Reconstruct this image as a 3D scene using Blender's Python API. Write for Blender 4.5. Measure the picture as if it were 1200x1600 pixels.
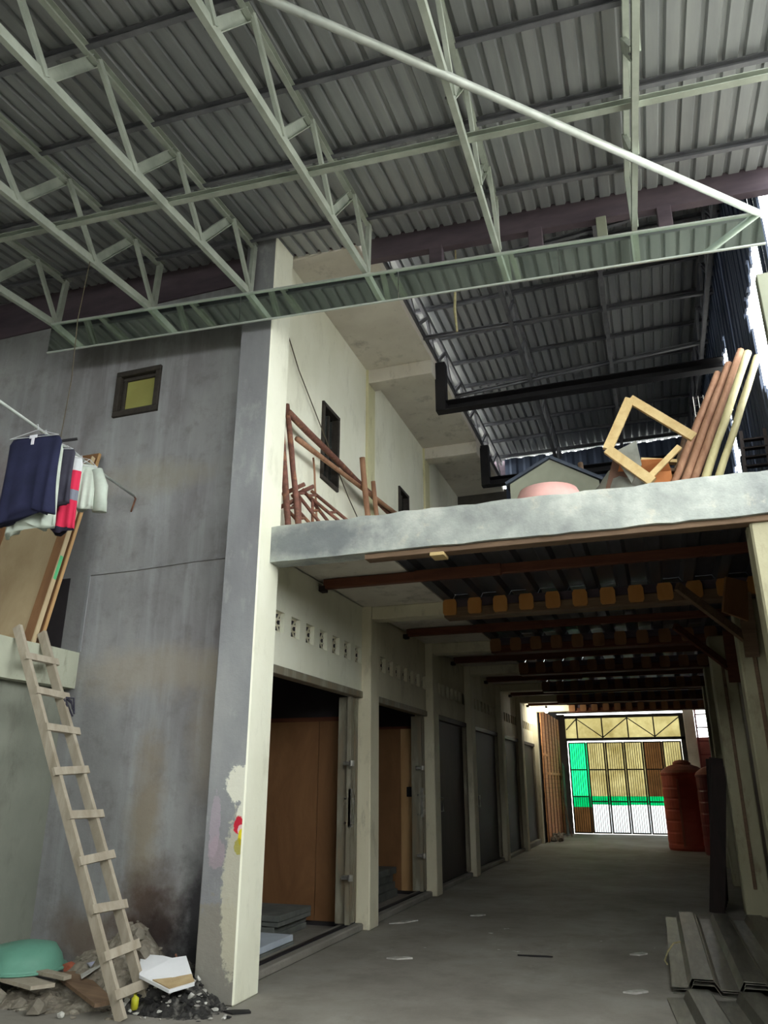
import bpy, bmesh, math, random
from mathutils import Vector, Matrix, noise as mnoise
random.seed(7)
scene = bpy.context.scene
for o in list(bpy.data.objects): bpy.data.objects.remove(o)
COL = scene.collection

# ------------------------------------------------------------------ camera
F_PX = 1190.0
PITCH = math.atan(425 / F_PX)
YAW = math.atan(438 / math.hypot(F_PX, 425))
cd = bpy.data.cameras.new('camera'); cam = bpy.data.objects.new('camera', cd); COL.objects.link(cam)
cd.sensor_fit = 'VERTICAL'; cd.sensor_height = 36.0; cd.lens = F_PX / 1600 * 36.0; cd.clip_start = .05; cd.clip_end = 500
_fw = Vector((-math.sin(YAW) * math.cos(PITCH), math.cos(YAW) * math.cos(PITCH), math.sin(PITCH)))
_rt = Vector((math.cos(YAW), math.sin(YAW), 0)); _up = _rt.cross(_fw)
cam.matrix_world = Matrix(((_rt.x, _up.x, -_fw.x, 0), (_rt.y, _up.y, -_fw.y, 0), (_rt.z, _up.z, -_fw.z, 1.5), (0, 0, 0, 1)))
scene.camera = cam
# ------------------------------------------------------------------ sky: bright overcast
w = bpy.data.worlds.new('overcast'); scene.world = w; w.use_nodes = True
bg = w.node_tree.nodes['Background']; bg.inputs[0].default_value = (.95, 1.0, .99, 1); bg.inputs[1].default_value = 6.8
scene.view_settings.view_transform = 'Standard'; scene.view_settings.look = 'None'
scene.view_settings.exposure = 0.35; scene.view_settings.gamma = 1; scene.view_settings.use_curve_mapping = False

# ------------------------------------------------------------------ materials
def lin(c):
    return tuple(((v / 255) / 12.92 if v / 255 <= .04045 else ((v / 255 + .055) / 1.055) ** 2.4) for v in c) + (1,)
class NT:
    def __init__(s, name):
        s.m = bpy.data.materials.new(name); s.m.use_nodes = True; s.t = s.m.node_tree
        s.b = s.t.nodes['Principled BSDF']; s.out = s.t.nodes['Material Output']
        g = s.n('ShaderNodeNewGeometry'); s.pos = g.outputs['Position']
    def n(s, k, **kw):
        nd = s.t.nodes.new(k)
        for a, v in kw.items(): setattr(nd, a, v)
        return nd
    def l(s, a, b): s.t.links.new(a, b)
    def noise(s, scale, stretch=(1, 1, 1), detail=5, rough=.6, off=(0, 0, 0), dist=0):
        mp = s.n('ShaderNodeMapping'); s.l(s.pos, mp.inputs['Vector'])
        mp.inputs['Scale'].default_value = stretch; mp.inputs['Location'].default_value = off
        nz = s.n('ShaderNodeTexNoise'); s.l(mp.outputs[0], nz.inputs['Vector'])
        nz.inputs['Scale'].default_value = scale; nz.inputs['Detail'].default_value = detail
        nz.inputs['Roughness'].default_value = rough; nz.inputs['Distortion'].default_value = dist
        return nz.outputs['Fac']
    def ramp(s, fac, stops):
        r = s.n('ShaderNodeValToRGB'); e = r.color_ramp.elements
        while len(e) < len(stops): e.new(.5)
        for q, (p, c) in zip(e, stops): q.position = p; q.color = c if len(c) == 4 else lin(c)
        s.l(fac, r.inputs[0]); return r.outputs[0]
    def grey(s, fac, a, b):
        mr = s.n('ShaderNodeMapRange'); mr.clamp = True
        s.l(fac, mr.inputs[0]); mr.inputs[1].default_value = a; mr.inputs[2].default_value = b; return mr.outputs[0]
    def math(s, op, a, b=None):
        m = s.n('ShaderNodeMath', operation=op)
        for i, v in enumerate((a, b)):
            if v is None: continue
            if isinstance(v, (int, float)): m.inputs[i].default_value = v
            else: s.l(v, m.inputs[i])
        return m.outputs[0]
    def mix(s, fac, a, b, mode='MIX'):
        m = s.n('ShaderNodeMix', data_type='RGBA', blend_type=mode)
        if isinstance(fac, (int, float)): m.inputs[0].default_value = fac
        else: s.l(fac, m.inputs[0])
        for i, v in ((6, a), (7, b)):
            if isinstance(v, tuple): m.inputs[i].default_value = v if len(v) == 4 else lin(v)
            else: s.l(v, m.inputs[i])
        return m.outputs[2]
    def blob(s, c, r, scale=3.5, amt=.9, edge=.35):
        """ragged stain centred at c with radii r"""
        sub = s.n('ShaderNodeVectorMath', operation='SUBTRACT'); s.l(s.pos, sub.inputs[0]); sub.inputs[1].default_value = c
        dv = s.n('ShaderNodeVectorMath', operation='DIVIDE'); s.l(sub.outputs[0], dv.inputs[0]); dv.inputs[1].default_value = r
        ln = s.n('ShaderNodeVectorMath', operation='LENGTH'); s.l(dv.outputs[0], ln.inputs[0])
        nz = s.noise(scale, detail=6, rough=.65)
        d = s.math('ADD', ln.outputs['Value'], s.math('MULTIPLY', s.math('SUBTRACT', nz, .5), amt * 2))
        return s.grey(d, 1.0, 1.0 - edge)
    def fin(s, col, rough=.85, metal=0., bump=0., bscale=20, spec=.3, bst=(1, 1, 1)):
        if isinstance(col, tuple): s.b.inputs['Base Color'].default_value = col if len(col) == 4 else lin(col)
        else: s.l(col, s.b.inputs['Base Color'])
        s.b.inputs['Roughness'].default_value = rough; s.b.inputs['Metallic'].default_value = metal
        s.b.inputs['Specular IOR Level'].default_value = spec
        if bump:
            bp = s.n('ShaderNodeBump'); bp.inputs['Strength'].default_value = bump; bp.inputs['Distance'].default_value = .02
            s.l(s.noise(bscale, bst, 6, .65), bp.inputs['Height']); s.l(bp.outputs[0], s.b.inputs['Normal'])
        return s.m
def mat(name, c1, c2=None, c3=None, scale=3, st=(1, 1, 1), rough=.85, metal=0, bump=0, bscale=25, spec=.3):
    k = NT(name); c2 = c2 or tuple(int(v * .8) for v in c1)
    stops = [(.33, c1), (.66, c2)] if not c3 else [(.3, c1), (.5, c2), (.7, c3)]
    return k.fin(k.ramp(k.noise(scale, st), stops), rough, metal, bump, bscale, spec, st)

def m_facade():
    k = NT('grey_plaster')
    c = k.ramp(k.noise(.9, (1, 1, .5), 7, .62), [(.3, (116, 111, 113)), (.5, (138, 137, 138)), (.72, (164, 164, 162))])
    c = k.mix(k.math('MULTIPLY', k.grey(k.noise(2.2, (3, 3, .25), 6), .48, .7), .5), c, (170, 172, 174))
    c = k.mix(k.math('MULTIPLY', k.grey(k.noise(5, (1, 1, 1), 8, .7), .5, .72), .42), c, (98, 90, 88))
    for cc, rr, col, a in [((-4.2, 5.85, 2.45), (1.3, 1, .3), (158, 148, 132), .55), ((-4.4, 5.85, 4.35), (.9, 1, .22), (150, 143, 124), .45),
                           ((-6.2, 5.85, 4.4), (1.0, 1, .8), (112, 88, 88), .5), ((-3.6, 5.85, 1.9), (.25, 1, .8), (146, 135, 118), .5),
                           ((-4.15, 5.85, 1.2), (.22, 1, .9), (140, 124, 98), .6), ((-4.6, 5.85, .35), (.5, 1, .3), (104, 84, 66), .7),
                           ((-4.05, 5.85, .55), (.42, 1, .42), (78, 58, 46), .85), ((-3.95, 5.85, .42), (.3, 1, .3), (48, 36, 32), .8),
                           ((-3.55, 5.85, .45), (.26, 1, .75), (38, 36, 40), .9), ((-3.5, 5.85, .2), (.4, 1, .35), (26, 25, 27), .9)]:
        c = k.mix(k.math('MULTIPLY', k.blob(cc, rr, 2.6, .75, .7), a), c, col)
    return k.fin(c, .8, 0, .25, 14)
def m_column():
    k = NT('grey_column_paint')
    c = k.ramp(k.noise(1.3, (1, 1, .4), 7), [(.3, (122, 120, 124)), (.52, (143, 144, 146)), (.75, (168, 168, 166))])
    c = k.mix(k.math('MULTIPLY', k.grey(k.noise(6, (1, 1, .5), 7, .7), .55, .7), .45), c, (175, 178, 172))
    for cc, rr, col, a in [((-3.2, 5.6, .25), (.5, 1, .45), (138, 132, 118), .7), ((-3.12, 5.6, .75), (.12, 1, .6), (205, 200, 176), .65),
                           ((-3.33, 5.6, 1.2), (.05, 1, .25), (176, 160, 172), .6), ((-3.3, 5.6, 1.0), (.08, 1, .12), (172, 150, 160), .5),
                           ((-3.12, 5.6, 1.5), (.14, 1, .15), (226, 224, 208), 1), ((-3.06, 5.6, 1.42), (.07, 1, .16), (226, 224, 208), 1),
                           ((-3.1, 5.6, 1.3), (.045, 1, .07), (226, 224, 208), .9),
                           ((-3.12, 5.6, 1.2), (.05, 1, .065), (200, 38, 58), 1), ((-3.10, 5.6, 1.17), (.03, 1, .04), (224, 190, 190), 1),
                           ((-3.09, 5.6, 1.12), (.032, 1, .06), (226, 206, 40), 1), ((-3.11, 5.6, 1.05), (.045, 1, .06), (160, 150, 40), .8)]:
        c = k.mix(k.math('MULTIPLY', k.blob(cc, rr, 20, .55, .12), a), c, col)
    return k.fin(c, .75, 0, .25, 18)
def m_cream(name, a, b, d, crack=.6):
    k = NT(name)
    c = k.ramp(k.noise(1.1, (1, 1, .6), 6), [(.3, a), (.7, b)])
    c = k.mix(k.math('MULTIPLY', k.grey(k.noise(3.3, (1, 1, .45), 8, .72, (7, 3, 1)), .54, .72), crack), c, d)
    c = k.mix(k.math('MULTIPLY', k.grey(k.noise(9, (1, 1, .2), 8, .75, (2, 9, 4)), .62, .74), crack * .9), c, (74, 70, 58))
    return k.fin(c, .8, 0, .15, 16)
def m_floor():
    k = NT('concrete_floor')
    c = k.ramp(k.noise(.7, (1, 1, 1), 8, .65), [(.3, (112, 106, 98)), (.5, (132, 127, 119)), (.7, (150, 146, 138))])
    c = k.mix(k.math('MULTIPLY', k.grey(k.noise(3.1, (1, 1, 1), 8, .7, (4, 4, 4)), .5, .72), .4), c, (92, 86, 78))
    c = k.mix(k.math('MULTIPLY', k.grey(k.noise(1.4, (1, .4, 1), 6, .7, (1, 8, 4)), .58, .7), .35), c, (168, 164, 156))
    c = k.mix(k.math('MULTIPLY', k.blob((-1.4, 8.6, 0), (1.3, .9, 1), 6, .5, .05), k.math('MULTIPLY', k.grey(k.noise(7, (1, 1, 1), 3, .5), .70, .72), .8)), c, (214, 214, 208))
    return k.fin(c, .72, 0, .2, 20, .35)
def m_beam():
    k = NT('weathered_beam_concrete')
    c = k.ramp(k.noise(1.6, (1, 1, 1), 7, .65), [(.3, (124, 127, 126)), (.5, (163, 167, 161)), (.72, (212, 214, 204))])
    c = k.mix(k.math('MULTIPLY', k.grey(k.noise(7, (1, 1, 1), 8, .7, (5, 0, 0)), .56, .7), .5), c, (205, 198, 178))
    c = k.mix(k.math('MULTIPLY', k.blob((-2.6, 5.85, 3.5), (.75, 1, .2), 5, .6, .5), .75), c, (104, 108, 112))
    return k.fin(c, .85, 0, .35, 16)
def m_board(name, c1, c2, axis_st, rough=.75, scale=5):
    k = NT(name); c = k.ramp(k.noise(scale, axis_st, 7, .65, dist=.6), [(.3, c1), (.7, c2)])
    return k.fin(c, rough, 0, .15, 22, .3, axis_st)
def m_translucent(name, col, mixf=.6, dirt=None):
    k = NT(name); t = k.n('ShaderNodeBsdfTranslucent'); d = k.n('ShaderNodeBsdfDiffuse'); mx = k.n('ShaderNodeMixShader')
    c = k.ramp(k.noise(2.5, (1, 1, 1), 6, .65), [(.3, col), (.72, dirt or tuple(int(v * .82) for v in col))])
    k.l(c, t.inputs[0]); k.l(c, d.inputs[0]); mx.inputs[0].default_value = 1 - mixf
    k.l(t.outputs[0], mx.inputs[1]); k.l(d.outputs[0], mx.inputs[2]); k.l(mx.outputs[0], k.out.inputs['Surface'])
    return k.m
def m_shirt(name, stops):
    """knit fabric whose dyed bands run across the garment (object space height)"""
    k = NT(name); tc = k.n('ShaderNodeTexCoord'); sp = k.n('ShaderNodeSeparateXYZ'); k.l(tc.outputs['Generated'], sp.inputs[0])
    r = k.n('ShaderNodeValToRGB'); r.color_ramp.interpolation = 'CONSTANT'; e = r.color_ramp.elements
    while len(e) < len(stops): e.new(.5)
    for q, (p, c) in zip(e, stops): q.position = p; q.color = lin(c)
    k.l(sp.outputs['Z'], r.inputs[0]); return k.fin(r.outputs[0], .9, 0, .1, 60)

MT = {}
MT['facade'] = m_facade(); MT['column'] = m_column(); MT['floor'] = m_floor(); MT['beam'] = m_beam()
MT['cream'] = m_cream('cream_wall_paint', (236, 235, 218), (220, 218, 196), (150, 146, 120), .3)
MT['creamold'] = m_cream('mildewed_cream_paint', (222, 216, 192), (200, 192, 166), (140, 132, 110), .6)
MT['soffit'] = m_cream('mildewed_soffit_paint', (224, 218, 206), (200, 192, 180), (112, 104, 92), .6)
MT['yellowed'] = m_cream('yellowed_paint', (216, 212, 174), (198, 192, 150), (130, 120, 84), .5)
MT['olive'] = m_cream('olive_grey_plaster', (142, 144, 132), (120, 122, 112), (96, 92, 82), .5)
MT['ledge'] = m_cream('chipped_ledge_plaster', (186, 188, 168), (160, 162, 146), (112, 106, 88), .8)
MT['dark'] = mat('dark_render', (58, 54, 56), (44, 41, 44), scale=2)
MT['darkwall'] = mat('dim_wall_plaster', (96, 92, 86), (74, 70, 66), scale=1.6)
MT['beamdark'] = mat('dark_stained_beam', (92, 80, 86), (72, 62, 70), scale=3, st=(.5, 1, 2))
MT['galv'] = mat('primed_steel_truss', (176, 182, 170), (152, 158, 146), scale=5, rough=.5, metal=.15, spec=.5)
MT['purlin'] = mat('grey_steel_purlin', (128, 128, 132), (104, 104, 110), scale=5, rough=.5, metal=.3)
MT['pipe'] = mat('painted_steel_pipe', (190, 194, 188), (168, 172, 166), scale=6, rough=.45, metal=.2)
MT['sheet'] = mat('galvalume_roof_sheet', (158, 160, 160), (136, 138, 140), scale=2.2, st=(3, .3, 1), rough=.42, metal=.3, spec=.5)
MT['gutter'] = NT('polished_gutter_sheet').fin((226, 238, 230), .05, 1.0)
MT['lip'] = mat('gutter_lip_metal', (206, 212, 204), (188, 196, 188), rough=.4, metal=.4)
MT['deck'] = mat('floor_deck_steel', (96, 98, 104), (74, 76, 84), scale=3, st=(3, .4, 1), rough=.45, metal=.5)
MT['decksheet'] = mat('dusty_deck_sheet', (140, 136, 124), (110, 108, 98), (152, 150, 140), scale=3, st=(3, .5, 1), rough=.33, metal=.55, spec=.6)
MT['timber'] = m_board('red_brown_timber', (110, 66, 48), (80, 46, 34), (.4, 4, 4))
MT['timberold'] = m_board('grey_brown_timber', (128, 104, 82), (98, 78, 62), (.4, 4, 4))
MT['ply'] = m_board('orange_plywood', (200, 142, 80), (176, 116, 58), (1, 1, .3), .6, 3)
MT['plylight'] = m_board('light_plywood', (196, 158, 112), (176, 136, 90), (1, 1, .3), .6, 3)
MT['plybrown'] = m_board('brown_plywood', (142, 102, 68), (116, 80, 52), (1, 1, .35), .6, 2.5)
MT['plank'] = m_board('orange_brown_plank', (236, 176, 126), (208, 146, 98), (.4, .4, 5), .7, 4)
MT['ladder'] = m_board('weathered_ladder_timber', (176, 166, 150), (146, 135, 118), (2, 2, .6), .8, 5)
MT['pine'] = m_board('pale_pine', (208, 184, 134), (178, 148, 98), (2, 2, 2), .7, 4)
MT['bamboo'] = m_board('pale_bamboo', (206, 196, 150), (178, 166, 120), (2, 2, .5), .55, 4)
MT['rustwood'] = m_board('rusty_brown_pole', (172, 132, 104), (132, 92, 70), (2, 2, .6), .75, 5)
MT['rust'] = mat('rusty_scaffold_steel', (138, 92, 78), (104, 70, 60), (160, 112, 84), scale=9, rough=.75, bump=.2)
MT['doorpanel'] = m_board('tan_door_panel', (168, 150, 118), (146, 126, 96), (1, 1, .3), .7, 3)
MT['doorframe'] = m_board('brown_door_frame', (134, 98, 66), (108, 76, 50), (1, 1, .3), .65, 4)
MT['dooredge'] = m_board('raw_door_edge', (196, 178, 144), (168, 146, 112), (1, 1, .3), .7, 5)
MT['shutter'] = mat('dirty_folding_door_metal', (172, 166, 148), (138, 131, 114), (152, 134, 110), scale=3, st=(2, 2, .5), rough=.55, metal=.35)
MT['shutterdark'] = mat('brown_folding_door_metal', (60, 49, 45), (46, 38, 36), scale=4, st=(3, 3, .4), rough=.6, metal=.2)
MT['shutterblack'] = mat('blackish_folding_door_metal', (36, 32, 35), (27, 24, 28), scale=4, st=(3, 3, .4), rough=.6, metal=.2)
MT['steel'] = mat('bright_hardware_steel', (196, 192, 184), (160, 156, 148), scale=20, rough=.35, metal=.8)
MT['blackmetal'] = mat('black_painted_steel', (38, 36, 40), (28, 27, 30), scale=6, rough=.6)
MT['blackwood'] = m_board('dark_leaning_board', (52, 42, 40), (36, 30, 30), (3, 3, .5), .8, 4)
MT['winframe'] = m_board('dark_window_timber', (62, 56, 50), (44, 40, 36), (3, 3, 3), .7)
MT['yellowpane'] = mat('frosted_yellow_pane', (160, 158, 92), (146, 142, 82), scale=2, rough=.25, spec=.5)
MT['darkpane'] = mat('dark_glass_pane', (52, 56, 54), (38, 42, 42), scale=2, rough=.12, spec=.6)
MT['gypsum'] = mat('gypsum_board', (196, 204, 212), (178, 186, 196), scale=2, rough=.8)
MT['boardgrey'] = mat('grey_board_edge', (116, 118, 112), (92, 94, 90), scale=4)
MT['tank'] = mat('orange_plastic_tank', (196, 92, 66), (168, 72, 54), scale=2, rough=.6, spec=.5)
MT['tankred'] = mat('dark_red_plastic_tank', (128, 40, 42), (106, 32, 36), scale=2, rough=.4, spec=.5)
MT['tanktop'] = mat('dusty_tank_lid', (198, 130, 106), (176, 108, 86), scale=4, rough=.7)
MT['gatebar'] = mat('dark_gate_steel', (58, 54, 44), (44, 40, 34), scale=6, rough=.6)
MT['gatebeige'] = m_translucent('beige_plastic_sheet', (216, 210, 178), .5, (180, 170, 132))
MT['gatebrown'] = m_translucent('brown_plastic_sheet', (140, 116, 88), .6)
MT['gategreen'] = m_translucent('green_plastic_sheet', (96, 236, 184), .6, (80, 216, 166))
MT['gatedkgreen'] = m_translucent('deep_green_strip', (30, 190, 140), .75)
MT['gatewhite'] = m_translucent('white_plastic_sheet', (246, 248, 248), .5, (240, 242, 244))
MT['redpaint'] = mat('red_painted_steel', (120, 44, 40), (92, 34, 32), scale=6, rough=.6)
MT['whiteplaster'] = mat('white_pillar_plaster', (222, 214, 192), (196, 188, 166), scale=2)
MT['rcol'] = m_cream('stained_concrete_column', (186, 181, 152), (156, 149, 122), (112, 101, 80), .75)
MT['netting'] = mat('dark_blue_tarpaulin_cladding', (84, 94, 114), (66, 74, 92), scale=2, st=(1, 4, .4), rough=.6)
MT['dirt'] = mat('grey_brown_dirt', (150, 141, 126), (116, 108, 96), (172, 165, 150), scale=9, bump=.8, bscale=18)
MT['ash'] = mat('burnt_ash_debris', (66, 64, 62), (38, 37, 36), (120, 116, 110), scale=13, bump=.6, bscale=30)
MT['chip'] = mat('pale_debris_chip', (196, 194, 188), (150, 146, 138), scale=14)
MT['char'] = mat('charred_debris', (42, 40, 40), (28, 27, 27), scale=12)
MT['whiteboard'] = mat('white_laminate_board', (232, 232, 234), (220, 220, 222), rough=.6)
MT['kraft'] = mat('raw_particle_board', (186, 164, 126), (164, 140, 104), scale=8)
MT['basin'] = mat('green_plastic_basin', (106, 158, 138), (92, 140, 122), rough=.45)
MT['pinkbasin'] = mat('pink_plastic_basin', (226, 176, 168), (208, 156, 148), rough=.45)
MT['brick'] = mat('red_brick', (158, 88, 66), (126, 66, 50), scale=10, bump=.4)
MT['stone'] = mat('grey_rubble_stone', (138, 131, 118), (110, 103, 92), scale=8, bump=.5)
MT['yellowplastic'] = mat('yellow_plastic', (216, 212, 60), (190, 186, 50), rough=.4)
MT['blueplastic'] = mat('violet_plastic_bag', (150, 150, 190), (190, 190, 205), scale=8, rough=.5)
MT['boxgrey'] = mat('grey_fibreglass_box', (146, 148, 130), (124, 126, 110), scale=2, rough=.6)
MT['boxtrim'] = mat('slate_box_trim', (72, 80, 92), (60, 66, 78), rough=.5)
MT['tarp'] = mat('grey_tarpaulin', (136, 138, 128), (108, 108, 100), scale=5, rough=.55)
MT['tarpbrown'] = mat('brown_tarpaulin', (112, 84, 68), (88, 64, 52), scale=5, rough=.7)
MT['cardboard'] = mat('cardboard', (190, 124, 76), (168, 104, 60), scale=4)
MT['wire'] = mat('brown_cable', (92, 84, 66), (74, 66, 52), rough=.7)
MT['rope'] = mat('pale_rope', (190, 180, 140), (160, 150, 112), scale=30)
MT['hanger'] = mat('white_wire_hanger', (214, 214, 216), (196, 196, 200), rough=.4)
MT['navy'] = mat('navy_cotton', (38, 40, 68), (30, 32, 56), scale=6, rough=.9)
MT['charcoal'] = mat('charcoal_cotton', (66, 64, 76), (52, 50, 62), scale=6, rough=.9)
MT['jersey'] = m_shirt('banded_jersey', [(0, (44, 40, 56)), (.08, (206, 46, 78)), (.42, (124, 128, 140)), (.55, (214, 50, 82)), (.8, (210, 212, 214))])
MT['palecloth'] = mat('pale_sage_cotton', (198, 206, 194), (176, 184, 172), scale=6, rough=.9)
MT['greycloth'] = mat('grey_trim_cotton', (136, 136, 146), (116, 116, 126), scale=6, rough=.9)
MT['ground'] = mat('outdoor_concrete', (196, 192, 184), (176, 172, 164), scale=.6)
MT['tag'] = mat('white_cloth_label', (232, 230, 236), (224, 222, 230))
MT['greentape'] = mat('green_sticker', (96, 190, 130), (84, 172, 116))

# ------------------------------------------------------------------ mesh helpers
OFF = {}
class MB:
    def __init__(s): s.v = []; s.f = []; s.mi = []
    def add(s, vs, fs, mi=0):
        o = len(s.v); s.v += [Vector(p) for p in vs]; s.f += [tuple(i + o for i in f) for f in fs]; s.mi += [mi] * len(fs); return s
    def box(s, a, b, mi=0):
        x0, y0, z0 = a; x1, y1, z1 = b
        return s.add([(x0, y0, z0), (x1, y0, z0), (x1, y1, z0), (x0, y1, z0), (x0, y0, z1), (x1, y0, z1), (x1, y1, z1), (x0, y1, z1)],
                     [(0, 3, 2, 1), (4, 5, 6, 7), (0, 1, 5, 4), (1, 2, 6, 5), (2, 3, 7, 6), (3, 0, 4, 7)], mi)
    def bevbox(s, a, b, r=.01, mi=0):
        bm = bmesh.new(); bmesh.ops.create_cube(bm, size=1)
        c = [(a[i] + b[i]) / 2 for i in range(3)]; d = [abs(b[i] - a[i]) for i in range(3)]
        for v in bm.verts: v.co = Vector((v.co.x * d[0] + c[0], v.co.y * d[1] + c[1], v.co.z * d[2] + c[2]))
        bmesh.ops.bevel(bm, geom=list(bm.edges), offset=min(r, min(d) * .45), segments=1, affect='EDGES')
        bm.verts.index_update(); s.add([v.co.copy() for v in bm.verts], [[v.index for v in f.verts] for f in bm.faces], mi); bm.free(); return s
    def frame(s, p0, p1, up=(0, 0, 1)):
        p0 = Vector(p0); p1 = Vector(p1); d = (p1 - p0).normalized(); up = Vector(up)
        if abs(d.dot(up)) > .98: up = Vector((0, 1, 0)) if abs(d.y) < .9 else Vector((1, 0, 0))
        x = d.cross(up).normalized(); y = x.cross(d).normalized(); return p0, p1, x, y
    def prof(s, p0, p1, pts, up=(0, 0, 1), mi=0):
        """closed profile pts [(side, up)] swept from p0 to p1"""
        p0, p1, x, y = s.frame(p0, p1, up); n = len(pts)
        vs = [p0 + x * a + y * b for a, b in pts] + [p1 + x * a + y * b for a, b in pts]
        fs = [(i, (i + 1) % n, n + (i + 1) % n, n + i) for i in range(n)] + [tuple(range(n))[::-1], tuple(range(n, 2 * n))]
        return s.add(vs, fs, mi)
    def bar(s, p0, p1, wd, ht, up=(0, 0, 1), mi=0):
        a, b = wd / 2, ht / 2; return s.prof(p0, p1, [(-a, -b), (a, -b), (a, b), (-a, b)], up, mi)
    def chan(s, p0, p1, wd, ht, up=(0, 0, 1), t=.006, flip=1):
        a, b = wd / 2, ht / 2
        return s.prof(p0, p1, [(-a * flip, -b), (a * flip, -b), (a * flip, -b + t), ((-a + t) * flip, -b + t), ((-a + t) * flip, b - t), (a * flip, b - t), (a * flip, b), (-a * flip, b)], up)
    def tube(s, pts, r, seg=8, mi=0, closed_caps=True):
        pts = [Vector(p) for p in pts]; rs = r if isinstance(r, (list, tuple)) else [r] * len(pts); rings = []
        for i, p in enumerate(pts):
            a = pts[max(i - 1, 0)]; b = pts[min(i + 1, len(pts) - 1)]
            _, _, x, y = s.frame(a, b)
            rings.append([p + (x * math.cos(2 * math.pi * k / seg) + y * math.sin(2 * math.pi * k / seg)) * rs[i] for k in range(seg)])
        vs = [q for rg in rings for q in rg]; fs = []
        for i in range(len(pts) - 1):
            for k in range(seg):
                fs.append((i * seg + k, i * seg + (k + 1) % seg, (i + 1) * seg + (k + 1) % seg, (i + 1) * seg + k))
        fs += [tuple(range(seg))[::-1], tuple(range((len(pts) - 1) * seg, len(pts) * seg))]
        return s.add(vs, fs, mi)
    def lathe(s, c, prof, seg=28, mi=0, sx=1, sy=1):
        c = Vector(c); vs = []; fs = []
        for r, z in prof:
            for k in range(seg):
                a = 2 * math.pi * k / seg; vs.append(c + Vector((r * math.cos(a) * sx, r * math.sin(a) * sy, z)))
        for i in range(len(prof) - 1):
            for k in range(seg): fs.append((i * seg + k, i * seg + (k + 1) % seg, (i + 1) * seg + (k + 1) % seg, (i + 1) * seg + k))
        fs += [tuple(range(seg))[::-1], tuple(range((len(prof) - 1) * seg, len(prof) * seg))]
        return s.add(vs, fs, mi)
    def poly(s, pts, th, n=None, mi=0):
        """thick polygon: pts in 3D, extruded by th along its normal"""
        pts = [Vector(p) for p in pts]
        if n is None:
            n = Vector((0, 0, 0))
            for i in range(len(pts)): n += pts[i].cross(pts[(i + 1) % len(pts)])
        n = Vector(n).normalized(); k = len(pts)
        vs = pts + [p + n * th for p in pts]
        fs = [tuple(range(k))[::-1], tuple(range(k, 2 * k))] + [(i, (i + 1) % k, k + (i + 1) % k, k + i) for i in range(k)]
        return s.add(vs, fs, mi)
    def chunk(s, c, r, mi=0, jag=.35, flat=1.0):
        bm = bmesh.new(); bmesh.ops.create_icosphere(bm, subdivisions=1, radius=1)
        for v in bm.verts:
            k = 1 + random.uniform(-jag, jag); v.co = Vector((v.co.x * r * k, v.co.y * r * k * random.uniform(.8, 1.1), v.co.z * r * k * flat)) + Vector(c)
        s.add([v.co.copy() for v in bm.verts], [[v.index for v in f.verts] for f in bm.faces], mi); bm.free(); return s
    def build(s, name, m, parent=None, smooth=False, loc=None):
        ms = m if isinstance(m, (list, tuple)) else [m]
        if parent is not None: off = OFF[parent.name]
        elif loc is not None: off = Vector(loc)
        else:
            n = len(s.v); off = Vector((sum(p.x for p in s.v) / n, sum(p.y for p in s.v) / n, min(p.z for p in s.v)))
        me = bpy.data.meshes.new(name); me.from_pydata([tuple(p - off) for p in s.v], [], s.f)
        for q in ms: me.materials.append(MT[q] if isinstance(q, str) else q)
        for p, i in zip(me.polygons, s.mi): p.material_index = i; p.use_smooth = smooth
        bm = bmesh.new(); bm.from_mesh(me); bmesh.ops.recalc_face_normals(bm, faces=bm.faces); bm.to_mesh(me); bm.free(); me.update()
        o = bpy.data.objects.new(name, me); COL.objects.link(o)
        if parent is not None: o.parent = parent
        else: o.location = off
        OFF[o.name] = off; return o
def tag(o, label, cat, group=None):
    o['label'] = label; o['category'] = cat
    if group: o['group'] = group
    return o
def thing(name, loc, label, cat, group=None):
    o = bpy.data.objects.new(name, None); o.empty_display_size = .1; COL.objects.link(o); o.location = loc; OFF[o.name] = Vector(loc)
    return tag(o, label, cat, group)
def struct(o, label=None):
    o['kind'] = 'structure'
    if label: o['label'] = label
    return o
def dupe(src, parent, delta):
    c = src.copy(); COL.objects.link(c); c.parent = parent; c.location = src.location + Vector(delta); OFF[c.name] = OFF[src.name]; return c
ORD = ['first', 'second', 'third', 'fourth', 'fifth', 'sixth', 'seventh', 'eighth', 'ninth', 'tenth', 'eleventh', 'twelfth', 'thirteenth', 'fourteenth', 'fifteenth']
def catenary(a, b, sag, n=12):
    a = Vector(a); b = Vector(b)
    return [a.lerp(b, i / n) - Vector((0, 0, sag * 4 * (i / n) * (1 - i / n))) for i in range(n + 1)]

# ================================================================== SETTING
struct(MB().box((-3.32, -30, -.3), (30, 60, -.02)).build('floor_outdoor', 'ground'), 'pale concrete yard outside the hall')
struct(MB().box((-9.4, -4, -.2), (3.2, 27.4, 0)).build('floor', 'floor'), 'worn grey concrete floor of hall and alley')
FY = 5.85
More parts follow.
